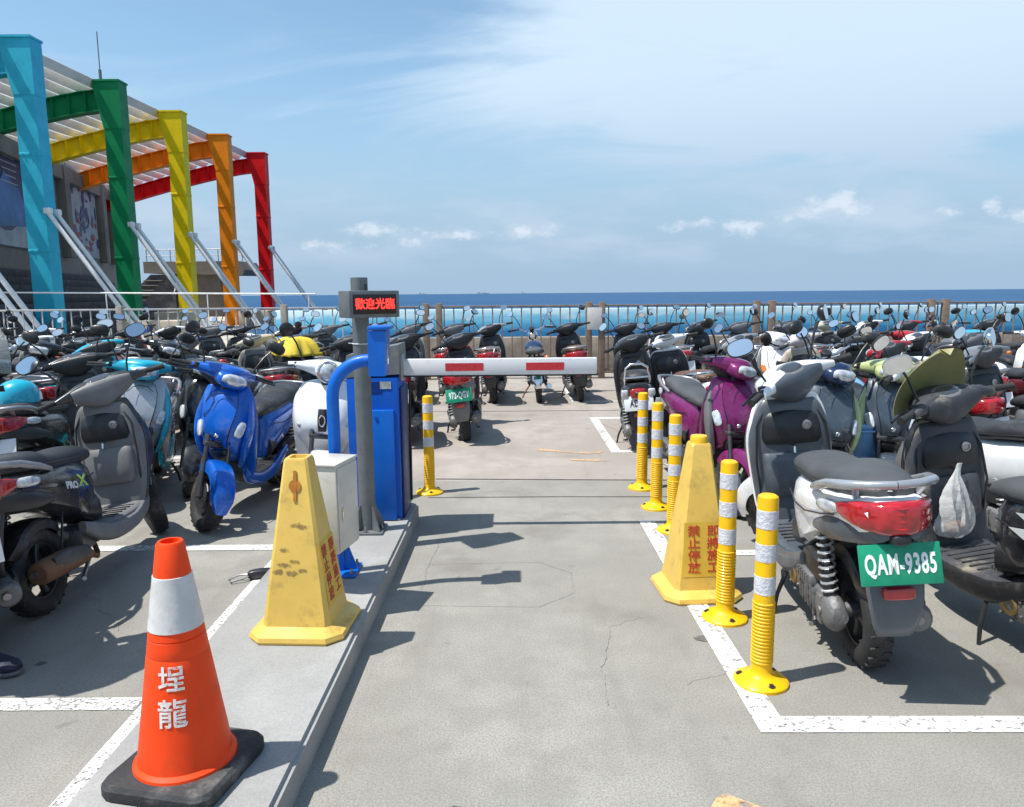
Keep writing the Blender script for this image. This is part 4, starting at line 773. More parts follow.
def parts_bar(put, retro):
    for s_ in (-1, 1):
        put('grip', MB().tube([(.935, s_*.24, .985), (.90, s_*.36, .975), (.898, s_*.368, .975)], [.017, .017, .02], 12), 'grip', True)
        put('brake_lever', MB().tube([(.965, s_*.225, .985), (.985, s_*.25, .98), (.975, s_*.31, .972), (.945, s_*.375, .968)], [.007, .008, .006, .007], 6).box((.955, s_*.215, .99), (.045, .03, .04), bev=.006), 'black', True)
        put('mirror_stem', MB().tube([(.965, s_*.17, 1.01), (.975, s_*.19, 1.07), (.965, s_*.23, 1.15), (.955, s_*.27, 1.20)], .006, 8), 'black', True)
        q = at_rot((.945, s_*.305, 1.235), 0, R(8), s_*R(-14)) @ Matrix.Rotation(s_*R(-12), 4, 'X')
        k = put('mirror', MB().loft([(-.012, 0, 0, .070, .070, .046, .046, 2.6), (.006, 0, 0, .070, .070, .046, .046, 2.6), (.022, 0, 0, .050, .050, .032, .032, 2.3), (.032, 0, 0, .015, .015, .012, .012, 2)], 'x', 20, 3, q) if not retro else MB().lathe([(.048, -.010), (.055, -.006), (.055, .006), (.035, .020), (0, .026)], 22, 'x', mtx=q), 'mirrorshell', True)
        g = MB()
        if retro: g.lathe([(0, -.012), (.049, -.012), (.049, -.009), (0, -.009)], 22, 'x', mtx=q)
        else: g.loft([(-.0145, 0, 0, .064, .064, .041, .041, 2.6), (-.0115, 0, 0, .064, .064, .041, .041, 2.6)], 'x', 20, 1, q)
        put('mirror_glass', g, 'mirror', True, k)
def parts_rear(put):
    put('rear_fender', MB().loft([(.66, -.24, 0, .05, .05, .10, .10, 4), (.58, -.285, 0, .03, .035, .10, .10, 4), (.48, -.325, 0, .02, .03, .098, .098, 4), (.38, -.345, 0, .02, .022, .09, .09, 4), (.30, -.335, 0, .016, .016, .075, .075, 3.5), (.26, -.325, 0, .008, .008, .06, .06, 3)], 'z', 16, 3), 'fender')
    put('inner_fender', MB().arch(0, .222, .262, R(35), R(150), .07, .06), 'black')
    kp = put('license_plate', MB().box((0, 0, 0), (.006, .27, .14), at_rot((-.385, 0, .545), 0, R(14), 0), .0025), 'plate')
    put('plate_reflector', MB().ell((-.368, 0, .435), (.018, .055, .022), e=5), 'red')
    put('plate_lamp', MB().ell((-.385, 0, .635), (.03, .035, .022), e=3), 'black')
    # CVT case on the left, exhaust on the right, cylinder, shock, stands
    b = MB()
    for i in range(6): b.box((.06+.036*i, .158, .238), (.008, .022, .105), bev=.002)
    b.box((.17, .135, .305), (.16, .07, .05), bev=.01)
    for i in range(5): b.box((.11+.03*i, .172, .305), (.012, .012, .045))
    b.box((.02, .150, .222), (.05, .02, .12), bev=.006)
    for a in range(7): b.tube([(.36+.075*cos(a*.9), .15, .248+.075*sin(a*.9)), (.36+.075*cos(a*.9), .166, .248+.075*sin(a*.9))], .007, 6)
    ribs = b; put('fan_cover', MB().lathe([(0, .002), (.045, .002), (.052, -.004), (.052, -.02)], 18, 'y', (.36, .168, .248)), 'goldm')
    put('crankcase', MB().loft([(-.085, .105, .222, .03, .03, .03, .03, 2), (-.05, .11, .222, .045, .04, .07, .07, 2.2), (.06, .115, .228, .045, .04, .078, .078, 2.4), (.20, .115, .238, .042, .04, .065, .065, 2.6), (.34, .115, .248, .045, .04, .082, .082, 2.4), (.43, .11, .248, .035, .04, .06, .06, 2), (.45, .11, .248, .01, .01, .02, .02, 2)], 'x', 20, 3).lathe([(0, .035), (.028, .035), (.034, .028), (.034, 0)], 14, 'y', (.35, .135, .248)).lathe([(0, .03), (.018, .03), (.02, 0)], 12, 'y', (0, .135, .222)).add(ribs.v, ribs.f), 'engine')
    b = MB().box((.38, .0, .26), (.14, .17, .13), bev=.02)
    for i in range(7): b.box((.47+.016*i, 0, .27), (.006, .15, .13))
    b.tube([(.30, .0, .3), (.22, .02, .36)], .03, 10); b.tube([(.0, 0, .222), (.0, .1, .222)], .03, 12); put('cylinder_block', b, 'engine')
    put('air_box', MB().loft([(.0, .12, .36, .02, .02, .02, .02, 4), (.03, .12, .37, .035, .03, .045, .045, 4), (.22, .12, .37, .035, .03, .045, .045, 4), (.26, .12, .36, .02, .02, .02, .02, 4)], 'x', 12, 2), 'black')
    put('exhaust', MB().tube([(.50, -.03, .20), (.45, -.07, .15), (.36, -.115, .155), (.28, -.125, .19)], .014, 8).loft([(-.20, -.135, .255, .025, .025, .025, .025, 2), (-.195, -.135, .255, .052, .052, .052, .052, 2.2), (-.12, -.135, .252, .058, .058, .058, .058, 2.2), (.10, -.132, .235, .058, .058, .058, .058, 2.2), (.22, -.128, .215, .045, .045, .045, .045, 2), (.30, -.125, .192, .016, .016, .016, .016, 2)], 'x', 18, 3), 'exhaust')
    b = MB().loft([(-.13, -.178, .275, .012, .012, .035, .03, 3), (0, -.182, .268, .012, .014, .042, .038, 3), (.16, -.178, .248, .012, .014, .034, .03, 3), (.20, -.17, .24, .008, .008, .015, .015, 3)], 'x', 10, 3); put('heat_shield', b, 'shieldm')
    put('tail_pipe', MB().tube([(-.19, -.13, .262), (-.225, -.13, .262)], .016, 12).tube([(-.2251, -.13, .262), (-.222, -.13, .262)], .011, 10), 'steel')
    put('shock_absorber', MB().tube([(-.02, .12, .25), (.06, .12, .60)], .016, 10).tube([(-.01, .12, .28), (.012, .12, .38)], .024, 12), 'darkalloy')
    n_, tr_ = 70, 9; put('shock_spring', MB().tube([(-.012+.062*i/n_+.030*cos(2*pi*tr_*i/n_), .12+.030*sin(2*pi*tr_*i/n_), .30+.26*i/n_) for i in range(n_+1)], .0055, 6), 'spring')
    put('center_stand', MB().tube([(.30, -.10, .16), (.16, -.13, .10), (.12, -.16, .11)], .011, 8).tube([(.30, .10, .16), (.16, .13, .10), (.12, .16, .11)], .011, 8).tube([(.30, -.10, .16), (.30, .10, .16)], .012, 8), 'steel')
    put('side_stand', MB().tube([(.50, .15, .21), (.47, .21, .10), (.45, .235, .012), (.48, .25, .006)], [.011, .010, .009, .011], 8), 'black')
    b = MB().tube([(.02, -.12, .22), (.12, -.11, .42), (.17, -.10, .52)], .006, 6).tube([(.05, .10, .30), (.2, .05, .42), (.35, .0, .38), (.47, .03, .33)], .008, 6); put('cable', b, 'black')
def kit_moto(K, put):
    put('front_lamp', MB().ell((1.10, 0, .86), (.06, .082, .082)), 'lens', True); put('lamp_bucket', MB().loft([(.98, 0, .86, .04, .04, .04, .04, 2), (1.03, 0, .86, .08, .08, .08, .08, 2), (1.095, 0, .86, .088, .088, .088, .088, 2)], 'x', 18, 3), 'chrome', True)
    put('handlebar', MB().tube([(.90, -.36, .98), (.94, -.22, 1.0), (1.0, -.10, .95), (1.0, .10, .95), (.94, .22, 1.0), (.90, .36, .98)], .012, 8), 'chrome', True)
    put('dash', MB().lathe([(0, 0), (.045, 0), (.045, .04), (.04, .045), (0, .045)], 16, 'z', mtx=at_rot((1.03, 0, .95), 0, -.5, 0)), 'black', True)
    parts_bar(put, True)
    put('tank', MB().loft([(.92, 0, .72, .06, .06, .05, .05, 2), (.86, 0, .735, .12, .12, .10, .09, 2.3), (.70, 0, .745, .14, .14, .11, .09, 2.4), (.55, 0, .73, .12, .12, .08, .07, 2.4), (.47, 0, .71, .08, .08, .04, .04, 2)], 'x', 22, 4), 'body')
    put('seat', MB().loft([(.50, 0, .715, .07, .07, .03, .03, 3), (.44, 0, .73, .11, .11, .045, .04, 3), (.15, 0, .735, .13, .13, .05, .04, 3), (-.15, 0, .75, .135, .135, .05, .04, 3), (-.27, 0, .76, .11, .11, .045, .035, 3), (-.30, 0, .76, .06, .06, .02, .02, 3)], 'x', 20, 3), 'seat')
    b = MB()
    for s_ in (-1, 1): b.tube([(1.02, 0, .80), (.6, s_*.07, .62), (.2, s_*.11, .64), (-.28, s_*.11, .68)], .014, 8); b.tube([(.0, s_*.12, .26), (.45, s_*.10, .30), (.45, s_*.08, .62)], .015, 8)
    b.tube([(1.0, 0, .78), (.78, 0, .35), (.5, 0, .2)], .02, 8); put('frame', b, 'black')
    for s_ in (-1, 1):
        put('shock_absorber', MB().tube([(-.02, s_*.13, .28), (.10, s_*.13, .64)], .014, 8), 'darkalloy'); n_, tr_ = 60, 8
        put('shock_spring', MB().tube([(-.01+.10*i/n_+.034*cos(2*pi*tr_*i/n_), s_*.13+.034*sin(2*pi*tr_*i/n_), .32+.28*i/n_) for i in range(n_+1)], .007, 6), 'spring')
        put('turn_lamp', MB().ell((-.31, s_*.16, .66), (.03, .035, .035)), 'turn')
    b = MB().box((.55, 0, .30), (.30, .20, .18), bev=.03)
    for i in range(6): b.box((.62, 0, .42+.02*i), (.16, .18, .008))
    put('engine', b, 'engine')
    put('exhaust', MB().tube([(.72, -.05, .42), (.74, -.10, .22), (.5, -.13, .17), (.2, -.15, .2)], .016, 8).tube([(.2, -.15, .2), (.15, -.15, .21), (-.3, -.16, .26)], [.02, .038, .036], 12), 'chrome')
    put('rear_fender', MB().arch(0, .26, .30, R(50), R(185), .07, .03), 'chrome'); put('side_cover', MB().loft([(.15, .11, .52, .02, .2, .05, .05, 3), (.30, .11, .52, .03, .24, .09, .09, 3), (.42, .11, .52, .02, .2, .05, .05, 3)], 'x', 12, 3), 'body')
    put('tail_light', MB().ell((-.34, 0, .62), (.04, .055, .04), e=3), 'red'); put('license_plate', MB().box((0, 0, 0), (.006, .27, .14), at_rot((-.39, 0, .52), 0, R(18), 0), .0025), 'plate')
    put('side_stand', MB().tube([(.50, .12, .20), (.47, .2, .10), (.44, .255, .012), (.47, .275, .004)], .011, 8), 'rust')
    return K
KITS = {v: kit(v) for v in ('sport', 'retro', 'boxy', 'moto')}
ws_mesh = {}
def scooter(label, X, Y, head, v='sport', body='black', inner='trim', seat='seat', steer=0., lean=-5., plate='plateW', turn='lens', scale=1., rail='alloy', wheel='darkalloy', cheek='trim', hbar=None, fender='trim', mirrorshell='black', spring='spring', skirt=None, shieldm='darkalloy', exhaust='engine', screen=None, skip=(), plate_text=None, plate_ink='ink', label_parts=None, group='scooters and motorcycles parked in the lot', cat=None):
    """X, Y: rear wheel contact; head: heading in degrees, 0 = away from the camera, positive = towards the left"""
    r = thing('motorcycle' if v == 'moto' else 'scooter', label, cat or ('motorcycle' if v == 'moto' else 'scooter'), (X, Y, 0), 0, group)
    r.rotation_euler = Euler((R(lean), 0, R(90+head)), 'XYZ'); r.scale = (scale,)*3
    roles = dict(body=P[body], inner=M[inner], seat=M[seat], plate=M[plate], turn=M[turn], rail=M[rail] if rail in M else P[rail], wheelrim=M[wheel], cheek=M[cheek] if cheek in M else P[cheek], hbar=P[hbar or body] if (hbar or body) in P else M[hbar], fender=M[fender] if fender in M else P[fender],
                 mirrorshell=M[mirrorshell], spring=M[spring], skirt=(M[skirt] if skirt in M else P[skirt]) if skirt else M[inner], shieldm=M[shieldm], exhaust=M[exhaust], red2=M['red'], goldm=M['goldm'])
    rng = random.Random(int(X*1000)+int(Y*77)); scale *= rng.uniform(.94, 1.0) if Y > 6.9 else 1
    st = Matrix.Translation((WB, 0, .222)) @ Matrix.Rotation(R(steer), 4, AX) @ Matrix.Translation((-WB, 0, -.222))
    objs = []
    for nm, me, role, steered, par in KITS[v]:
        if nm in skip: objs.append(None); continue
        o = bpy.data.objects.new(nm, me); COL.objects.link(o); o.parent = r if par is None else objs[par]
        if steered and par is None: o.matrix_local = st
        if nm == 'mirror':
            c_ = Vector((.933, .305 if me.vertices[0].co.y > 0 else -.305, 1.285)); o.matrix_local = st @ Matrix.Translation(c_) @ Euler((rng.uniform(-.35, .35), rng.uniform(-.25, .40), rng.uniform(-.5, .5))).to_matrix().to_4x4() @ Matrix.Scale(rng.uniform(.72, .86) if Y > 6.9 else .93, 4) @ Matrix.Translation(-c_)
        setmat(o, roles.get(role) or M[role]); objs.append(o)
        if label_parts and nm in label_parts: o['label'] = label_parts[nm]
        if nm == 'license_plate' and plate_text:
            q = at_rot((-.385, 0, .545), 0, R(14), 0) @ Matrix.Translation((-.0042, 0, -.002)) @ Matrix.Rotation(-pi/2, 4, 'Z') @ Matrix.Rotation(pi/2, 4, 'X')
            if v == 'moto': q = at_rot((-.39, 0, .52), 0, R(18), 0) @ Matrix.Translation((-.0042, 0, -.002)) @ Matrix.Rotation(-pi/2, 4, 'Z') @ Matrix.Rotation(pi/2, 4, 'X')
            txt, dx_ = plate_text if isinstance(plate_text, tuple) else (plate_text, 0)
            t_ = text_obj('plate_text', txt, .094, M[plate_ink], o, (0, 0, 0), sx=.50 if len(txt) > 6 else .58, bold=.0028, spacing=1.12); t_.matrix_local = q @ Matrix.Translation((dx_, 0, 0))
    if screen:
        key = screen[0]
        if key not in ws_mesh:
            b = MB(); n_, m_ = 14, 12; vs = []; w0, w1, hh = {'tall': (.20, .13, .36), 'fly': (.235, .11, .29)}[key]
            for th in (0, .004):
                for i in range(m_+1):
                    t_ = sin(pi/2*i/m_); w_ = w0*(1-t_**2.6)**.5*(1-.1*t_)+.012
                    for j in range(n_+1):
                        u = -1+2*j/n_; vs.append((1.09-.16*t_*t_*(hh/.36)-.045*u*u+th, w_*u, 1.0+hh*t_-(.03*u*u if i == m_ else 0)))
            k0 = (m_+1)*(n_+1); fs = []
            for i in range(m_):
                for j in range(n_):
                    a = i*(n_+1)+j; fs += [(a, a+1, a+n_+2, a+n_+1), (k0+a+n_+1, k0+a+n_+2, k0+a+1, k0+a)]
            for i in range(m_): a = i*(n_+1); c = a+n_; fs += [(a, a+n_+1, k0+a+n_+1, k0+a), (c+n_+1, c, k0+c, k0+c+n_+1)]
            for j in range(n_): a = m_*(n_+1)+j; fs += [(a, a+1, k0+a+1, k0+a), (j+1, j, k0+j, k0+j+1)]
            b.add(vs, fs); ws_mesh[key] = b.mesh('windshield'); ws_mesh[key].materials.append(M['glass'])
        o = bpy.data.objects.new('windshield', ws_mesh[key]); COL.objects.link(o); o.parent = r; o.matrix_local = st; setmat(o, M[screen[1]])
    return r
# ================================================================== PLACEMENT
# right bay, near
near = scooter('nearest white and grey scooter with red tail lamp and green plate QAM-9385', 1.49, 3.06, -5, body='white', inner='slate', seat='seatg', steer=36, lean=-4.5, plate='plateG', plate_text='QAM-9385', plate_ink='inkw', cheek='slate', fender='slate', rail='silver', skirt='slate', scale=1.07)
r2 = scooter('black scooter with faded olive fly screen, plastic bag and grey seat at right edge', 2.36, 2.78, 7, body='black', inner='camo', seat='seatg', steer=14, lean=-6, cheek='greyp', screen=('fly', 'olive'), exhaust='alloy', hbar='camo', skirt='black', mirrorshell='chrome')
scooter('white scooter with orange lamp close behind the olive-screened one', 3.02, 4.35, 10, v='boxy', body='white', inner='beige', turn='amber', steer=20)
scooter('purple scooter facing the lane behind the capped yellow sign', 1.43, 6.48, 186, body='purple', inner='trim', seat='seatg', steer=24, lean=-5, cheek='greyp', hbar='purple')
scooter('slate scooter with pale green side strips and navy handlebar cover, behind the nearest white one', 2.10, 6.15, 181, body='slateb', inner='slate', cheek='lime', hbar='navy', steer=14, lean=-4, skirt='slate')
scooter('slate scooter with a pale green handlebar cover, beside the navy-headed slate one', 2.72, 6.3, 172, body='slateb', inner='slate', cheek='lime', hbar='lime', steer=-16, lean=-5, skirt='slate')
scooter('small motorcycle with gold shock springs and white plate among scooters', 2.95, 5.72, 4, v='moto', body='skyb', spring='gold', seat='seatg', plate_text='MF1-794', steer=20, turn='amber')
scooter('red scooter with grey seat between the motorcycle and the right edge', 3.62, 6.0, 6, body='red', seat='seatg', steer=25, turn='amber')
scooter('grey scooter at the right edge behind the white one', 4.15, 5.4, 8, v='boxy', body='grey', steer=18)
# right bay, second rank
scooter('dark grey scooter with chrome hoop rail and white plate ADP-2', 1.28, 7.40, -7, v='boxy', body='darkgrey', inner='black', steer=30, lean=-5, plate_text='ADP-2', rail='chrome')
row = [('white', 'retro', 'black', 'white-headed round scooter right of the chrome hoop one'), ('silver', 'sport', 'trim', 'silver scooter third from the lane in the second rank'), ('pearl', 'retro', 'beige', 'pearl pink rounded scooter behind the two slate scooters'),
       ('black', 'sport', 'trim', 'black scooter with black mirrors in the middle of the second rank'), ('white', 'sport', 'trim', 'white scooter with bright red tail in the second rank'), ('maroon', 'sport', 'greyp', 'maroon scooter in the second rank near the right edge'),
       ('darkgrey', 'boxy', 'trim', 'charcoal boxy scooter in the second rank near the right edge'), ('black', 'sport', 'black', 'all black scooter last in the second rank before the right edge'), ('grey', 'retro', 'beige', 'grey round scooter cut by the right edge')]
for i, (bc, v, inn, lab) in enumerate(row):
    scooter(lab, 1.93+.66*i, 7.45+random.uniform(-.25, .25), random.uniform(-3, 9), v=v, body=bc, inner=inn, steer=random.uniform(18, 36), lean=random.uniform(-7, -3), turn=random.choice(['amber', 'lens']), seat=random.choice(['seat', 'seat', 'seatg', 'seatb']), rail=random.choice(['alloy', 'chrome', 'black']), plate=random.choice(['plateW', 'plateW', 'plateG']), hbar=random.choice([None, 'black', 'darkgrey']))
for x, y, h, bc, v, lab in ((3.1, 9.9, 176, 'white', 'sport', 'white scooter facing camera in the short rank before the railing, nearest the lane'), (3.85, 9.95, 183, 'silver', 'retro', 'silver rounded scooter facing camera in the short rank before the railing'), (4.6, 9.85, 178, 'red', 'sport', 'red scooter facing camera in the short rank before the railing'),
                            (5.4, 9.95, 181, 'cyan', 'boxy', 'turquoise boxy scooter facing camera in the short rank before the railing'), (6.2, 9.9, 175, 'white', 'retro', 'white rounded scooter facing camera in the short rank before the railing')):
    scooter(lab, x, y, h, v=v, body=bc, steer=random.uniform(5, 30), lean=-4, turn='amber', cheek='greyp')
# middle, by the lane end
scooter('small scooter with red tail and green plate 972-QGV beyond the boom', -.49, 8.1, 2, body='red', inner='black', steer=28, lean=-7, plate='plateG', plate_text='972-QGV', plate_ink='inkw', hbar='black', cheek='greyp', fender='greyp')
scooter('black scooter with white plate half hidden by the blue cabinet', -1.12, 7.95, 3, body='black', inner='black', steer=30, lean=-6, plate_text='E-S', cheek='black', hbar='black')
scooter('dark grey scooter behind the grey pole', -1.78, 8.0, 2, v='boxy', body='darkgrey', steer=26, lean=-6)
# rank along the railing
fr = [(-8.7, 'black', 'sport'), (-8.0, 'silver', 'retro'), (-7.3, 'white', 'boxy'), (-6.6, 'navy', 'sport'), (-5.95, 'red', 'sport'), (-5.3, 'white', 'boxy'), (-4.65, 'darkgrey', 'sport'), (-4.0, 'black', 'retro'), (-3.35, 'silver', 'sport'), (-2.7, 'grey', 'boxy'), (-2.1, 'silver', 'sport'), (-1.5, 'white', 'sport'), (-.88, 'black', 'sport'),
      (-.25, 'silver', 'sport'), (.40, 'navy', 'moto'), (1.0, 'maroon', 'sport'), (1.85, 'navy', 'sport'), (2.45, 'white', 'sport'), (3.05, 'black', 'boxy'), (3.6, 'darkgrey', 'sport'), (4.35, 'silver', 'sport'), (5.0, 'cream', 'retro'), (5.6, 'white', 'boxy'), (6.3, 'red', 'sport'), (6.95, 'grey', 'moto'), (7.6, 'black', 'sport'), (8.3, 'white', 'retro')]
where = ['far left end of the railing rank', 'second from the left in the railing rank', 'railing rank under the turquoise column', 'railing rank left of the green column', 'railing rank below the green column', 'railing rank right of the green column', 'railing rank below the yellow column', 'railing rank right of the yellow column', 'railing rank below the orange column', 'railing rank below the red column', 'railing rank by the lone grey post', 'railing rank left of the display pole', 'railing rank just right of the display pole',
         'railing rank above the boom, with bright red tail', 'railing rank above the boom end, seen straight on', 'railing rank at the tip of the boom', 'railing rank right of the paired posts', 'railing rank second right of the paired posts', 'railing rank behind the white-headed scooter', 'railing rank behind the purple scooter', 'railing rank left of the second paired posts', 'railing rank behind the second paired posts', 'railing rank midway between the paired posts on the right', 'railing rank with large red tail left of the last paired posts', 'railing rank by the last paired posts', 'railing rank right of the last paired posts', 'far right end of the railing rank']
for (x, bc, v), wv in zip(fr, where):
    nmz = {'moto': 'motorcycle', 'sport': 'scooter', 'retro': 'rounded scooter', 'boxy': 'boxy scooter'}[v]; cz = {'darkgrey': 'charcoal', 'navy': 'dark navy'}.get(bc, bc)
    scooter(cz+' '+nmz+' in the '+wv if not wv.startswith('rail') else cz+' '+nmz+', '+wv, x, 10.95+random.uniform(-.12, .15), random.uniform(-4, 8), v=v, body=bc, inner=random.choice(['trim', 'black', 'greyp']), steer=random.uniform(-6, 4) if v == 'moto' else random.uniform(14, 36), lean=random.uniform(-7, -3), turn=random.choice(['amber', 'lens']), seat=random.choice(['seat', 'seat', 'seatg', 'seatb']), rail=random.choice(['alloy', 'chrome', 'black', 'silver']), fender='trim', cheek=random.choice(['trim', 'greyp', 'black']), hbar=random.choice([None, 'black']) , mirrorshell=random.choice(['black', 'black', 'chrome']), plate=random.choice(['plateW', 'plateG', 'plateW']))
# left bay, near
xp = scooter('black scooter with grey leg shield and green decal, rear wheel toward the lane', -2.36, 3.64, 2, body='black', inner='greyp', steer=36, lean=-7, cheek='black', skirt='greyp', exhaust='rust', hbar='black', plate='plateW')
scooter('scooter cut by the left edge showing the end of a white plate', -2.45, 3.28, 40, body='darkgrey', inner='trim', steer=10, lean=-4, plate_text=('DWU', .045), turn='amber', cheek='greyp', skirt='trim')
scooter('bright blue scooter facing the camera with its front wheel turned', -2.00, 6.28, 177, body='blue', inner='trim', steer=46, lean=-4, cheek='blue', turn='lens', fender='black', skirt='blue')
scooter('white rounded scooter with oval black nose trim beside the blue tube', -1.52, 6.55, 186, v='retro', body='white', inner='beige', steer=16, lean=-3, skirt='white')
scooter('turquoise and silver scooter facing the camera between black ones', -3.22, 6.72, 199, body='silver', inner='trim', steer=12, lean=-4, cheek='cyan', hbar='cyan', skirt='cyan')
scooter('black and dark teal scooter behind the gap between turquoise and blue scooters', -2.64, 7.12, 184, scale=.97, body='black', inner='greyp', steer=15, lean=-5, cheek='black', hbar='black', skirt='teal')
hs = scooter('black scooter carrying a turquoise helmet on its seat', -3.50, 5.45, 6, body='black', inner='black', steer=20)
scooter('black scooter with tall clear windshield at the left edge', -4.5, 6.9, 195, body='black', inner='black', steer=0, screen=('tall', 'glass'), hbar='black')
scooter('turquoise and grey scooter with red tail, right of the windshield one', -4.25, 7.25, 8, body='cyan', cheek='greyp', steer=30, turn='lens')
# left bay, second and third rank
rl = [(-3.62, 7.75, 6, 'navy', 'sport', 'navy scooter with white plate NPY-685 behind the turquoise one', 'NPY-685'), (-2.95, 8.2, 3, 'cream', 'retro', 'cream rounded scooter behind the bright blue scooter', None), (-2.40, 8.15, 5, 'darkgrey', 'sport', 'charcoal scooter carrying a yellow cloth on its handlebar', None),
      (-4.9, 7.9, 5, 'black', 'sport', 'black scooter left of the navy one with the white plate', None), (-5.6, 8.2, 6, 'white', 'sport', 'white scooter with red lamp in the second rank on the left', None), (-6.3, 7.9, 8, 'silver', 'boxy', 'silver boxy scooter near the left edge of the second rank', None),
      (-3.9, 9.15, 186, 'black', 'sport', 'black scooter facing camera in the third rank left of centre', None), (-4.6, 9.3, 183, 'grey', 'moto', 'grey motorcycle with chrome bars in the third rank on the left', None), (-5.4, 9.4, 185, 'black', 'boxy', 'black boxy scooter in the third rank on the left', None), (-6.1, 9.3, 182, 'maroon', 'sport', 'maroon scooter in the third rank near the left edge', None), (-3.2, 10.3, 187, 'white', 'retro', 'white rounded scooter in the third rank behind the yellow cloth', None)]
for x, y, h, bc, v, lab, ptx in rl:
    q = scooter(lab, x, y, h, v=v, body=bc, inner=random.choice(['trim', 'black', 'greyp']), steer=random.uniform(10, 34), lean=random.uniform(-7, -3), turn=random.choice(['amber', 'lens']), seat=random.choice(['seat', 'seatg']), plate_text=ptx, cheek=random.choice(['trim', 'greyp', 'black']), hbar='darkgrey' if 'yellow' in lab else None)
# ------------------------------------------------------------------ things on the scooters
def local(par, p): bpy.context.view_layer.update(); return par.matrix_world @ Vector(p)
# decal on the black scooter's flank (its right side faces the lane)
dg_ = mat('lime_decal_ink', (.35, .55, .06), .4, var=.1); dw_ = mat('white_decal_ink', (.6, .62, .62), .4, var=.1)
body = [c for c in xp.children if c.name.startswith('body')][0]
for tx, x_, sz, m_ in (('X', .37, .085, dg_), ('PRO', .27, .05, dw_)):
    q = Matrix.Translation((x_, -.182, .585 if tx == 'X' else .60)) @ Matrix.Rotation(pi, 4, 'Z') @ Matrix.Rotation(pi/2, 4, 'X')
    q = Matrix.Translation((x_-.12, -.186, .60)) @ Matrix.Rotation(R(12), 4, 'Y') @ Matrix.Rotation(R(-10), 4, 'X') @ Matrix.Rotation(pi/2, 4, 'X')
    o = text_obj('decal', tx, sz, m_, body, (0, 0, 0), bold=.002, sx=1.3 if tx == 'X' else 1.1); o.matrix_local = q
body2 = [c for c in r2.children if c.name.startswith('body')][0]
for pts in ([(.30, .675), (.14, .70), (.02, .685), (.10, .668), (.02, .655), (.14, .655), (.22, .64)], [(.34, .60), (.20, .625), (.05, .61), (.16, .595), (.26, .57)]):
    b = MB(); b.prism([(x, z) for x, z in pts], -.001, .001, Matrix(((1, 0, 0, 0), (0, 0, 1, .1725), (0, 1, 0, 0), (0, 0, 0, 1)))); b.build('decal', dw_, body2)
# plastic bag
bgm = mat('thin_plastic_bag', (.78, .78, .76), .25, 0, .3, var=.1, vs=20, alpha=.55, bump=.8, bs=18)
c = local(r2, (.875, .0, .70)); bag = thing('plastic_bag', 'translucent white plastic bag hanging on the olive-screened scooter', 'bag', c, R(20))
b = MB(); keys = [(-.34, 0, 0, .03, .03, .02, .02, 2), (-.32, 0, 0, .085, .08, .05, .05, 2.4), (-.24, .005, 0, .10, .095, .06, .06, 2.2), (-.15, 0, 0, .075, .08, .045, .05, 2), (-.07, 0, 0, .035, .045, .025, .03, 2), (-.02, 0, 0, .018, .018, .012, .012, 2), (.03, .01, 0, .022, .012, .006, .006, 2)]
b.loft(keys, 'z', 26, 5); b.v = [(x+.012*sin(9*math.atan2(y, x)+z*30)*min(1, abs(z)*6), y+.010*cos(7*math.atan2(y, x)+z*22)*min(1, abs(z)*6), z) for x, y, z in b.v]; b.build('film', bgm, bag)
MB().ell((.02, 0, -.29), (.07, .035, .035), 12, 7).build('contents', mat('rusty_contents', (.30, .11, .05), .7, var=.4, vs=25), bag)
# helmet
c = local(hs, (.02, 0, .835)); he = thing('helmet', 'turquoise and white open helmet resting on a seat at the left edge', 'helmet', c, R(60))
MB().loft([(-.02, 0, 0, .135, .14, .12, .12, 2), (.03, 0, 0, .14, .145, .125, .125, 2), (.09, 0, 0, .125, .13, .115, .115, 2), (.135, 0, 0, .08, .085, .08, .08, 2), (.155, 0, 0, .02, .02, .02, .02, 2)], 'z', 26, 4).build('shell', P['cyan'], he)
MB().loft([(.0, .10, 0, .05, .02, .09, .09, 2), (.05, .095, 0, .052, .02, .08, .08, 2), (.085, .07, 0, .055, .02, .05, .05, 2)], 'z', 18, 3).build('visor_panel', P['white'], he)
MB().tube([(.137*cos(2*pi*i/24), .122*sin(2*pi*i/24), -.02) for i in range(24)], .009, 8, True).build('rim', M['black'], he)
# yellow cloth
yr = [o for o in COL.objects if o.get('label', '').startswith('charcoal scooter carrying')][0]
c = local(yr, (.96, .0, 1.0)); cl = MB(); n_, m_ = 26, 26
H_ = {}
vs = []
for i in range(n_+1):
    for j in range(m_+1):
        u, w_ = -1+2*i/n_, -1+2*j/m_; rr_ = max(abs(u), abs(w_)); a = math.atan2(w_, u)
        z = .085-.04*rr_-.34*max(0, rr_-.42)**1.15; k_ = 1-.38*max(0, rr_-.42)
        f_ = .018*sin(a*9+1.3)*max(0, rr_-.35)
        vs.append((u*.27*k_+f_*cos(a)*2, w_*.34*k_+f_*sin(a)*2, z+.008*sin(7*u)*cos(6*w_)))
cl.add(vs, [(i*(m_+1)+j, i*(m_+1)+j+1, (i+1)*(m_+1)+j+1, (i+1)*(m_+1)+j) for i in range(n_) for j in range(m_)])
o = cl.build('cloth', mat('yellow_cloth', (.68, .50, .04), .7, var=.1, vs=14, bump=.4, bs=60), sharp=180); so_ = o.modifiers.new('thick', 'SOLIDIFY'); so_.thickness = .006; o.location = c; o.rotation_euler = (0, 0, R(40)); tag(o, 'bright yellow cloth draped over a scooter handlebar left of the blue tube', 'cloth')
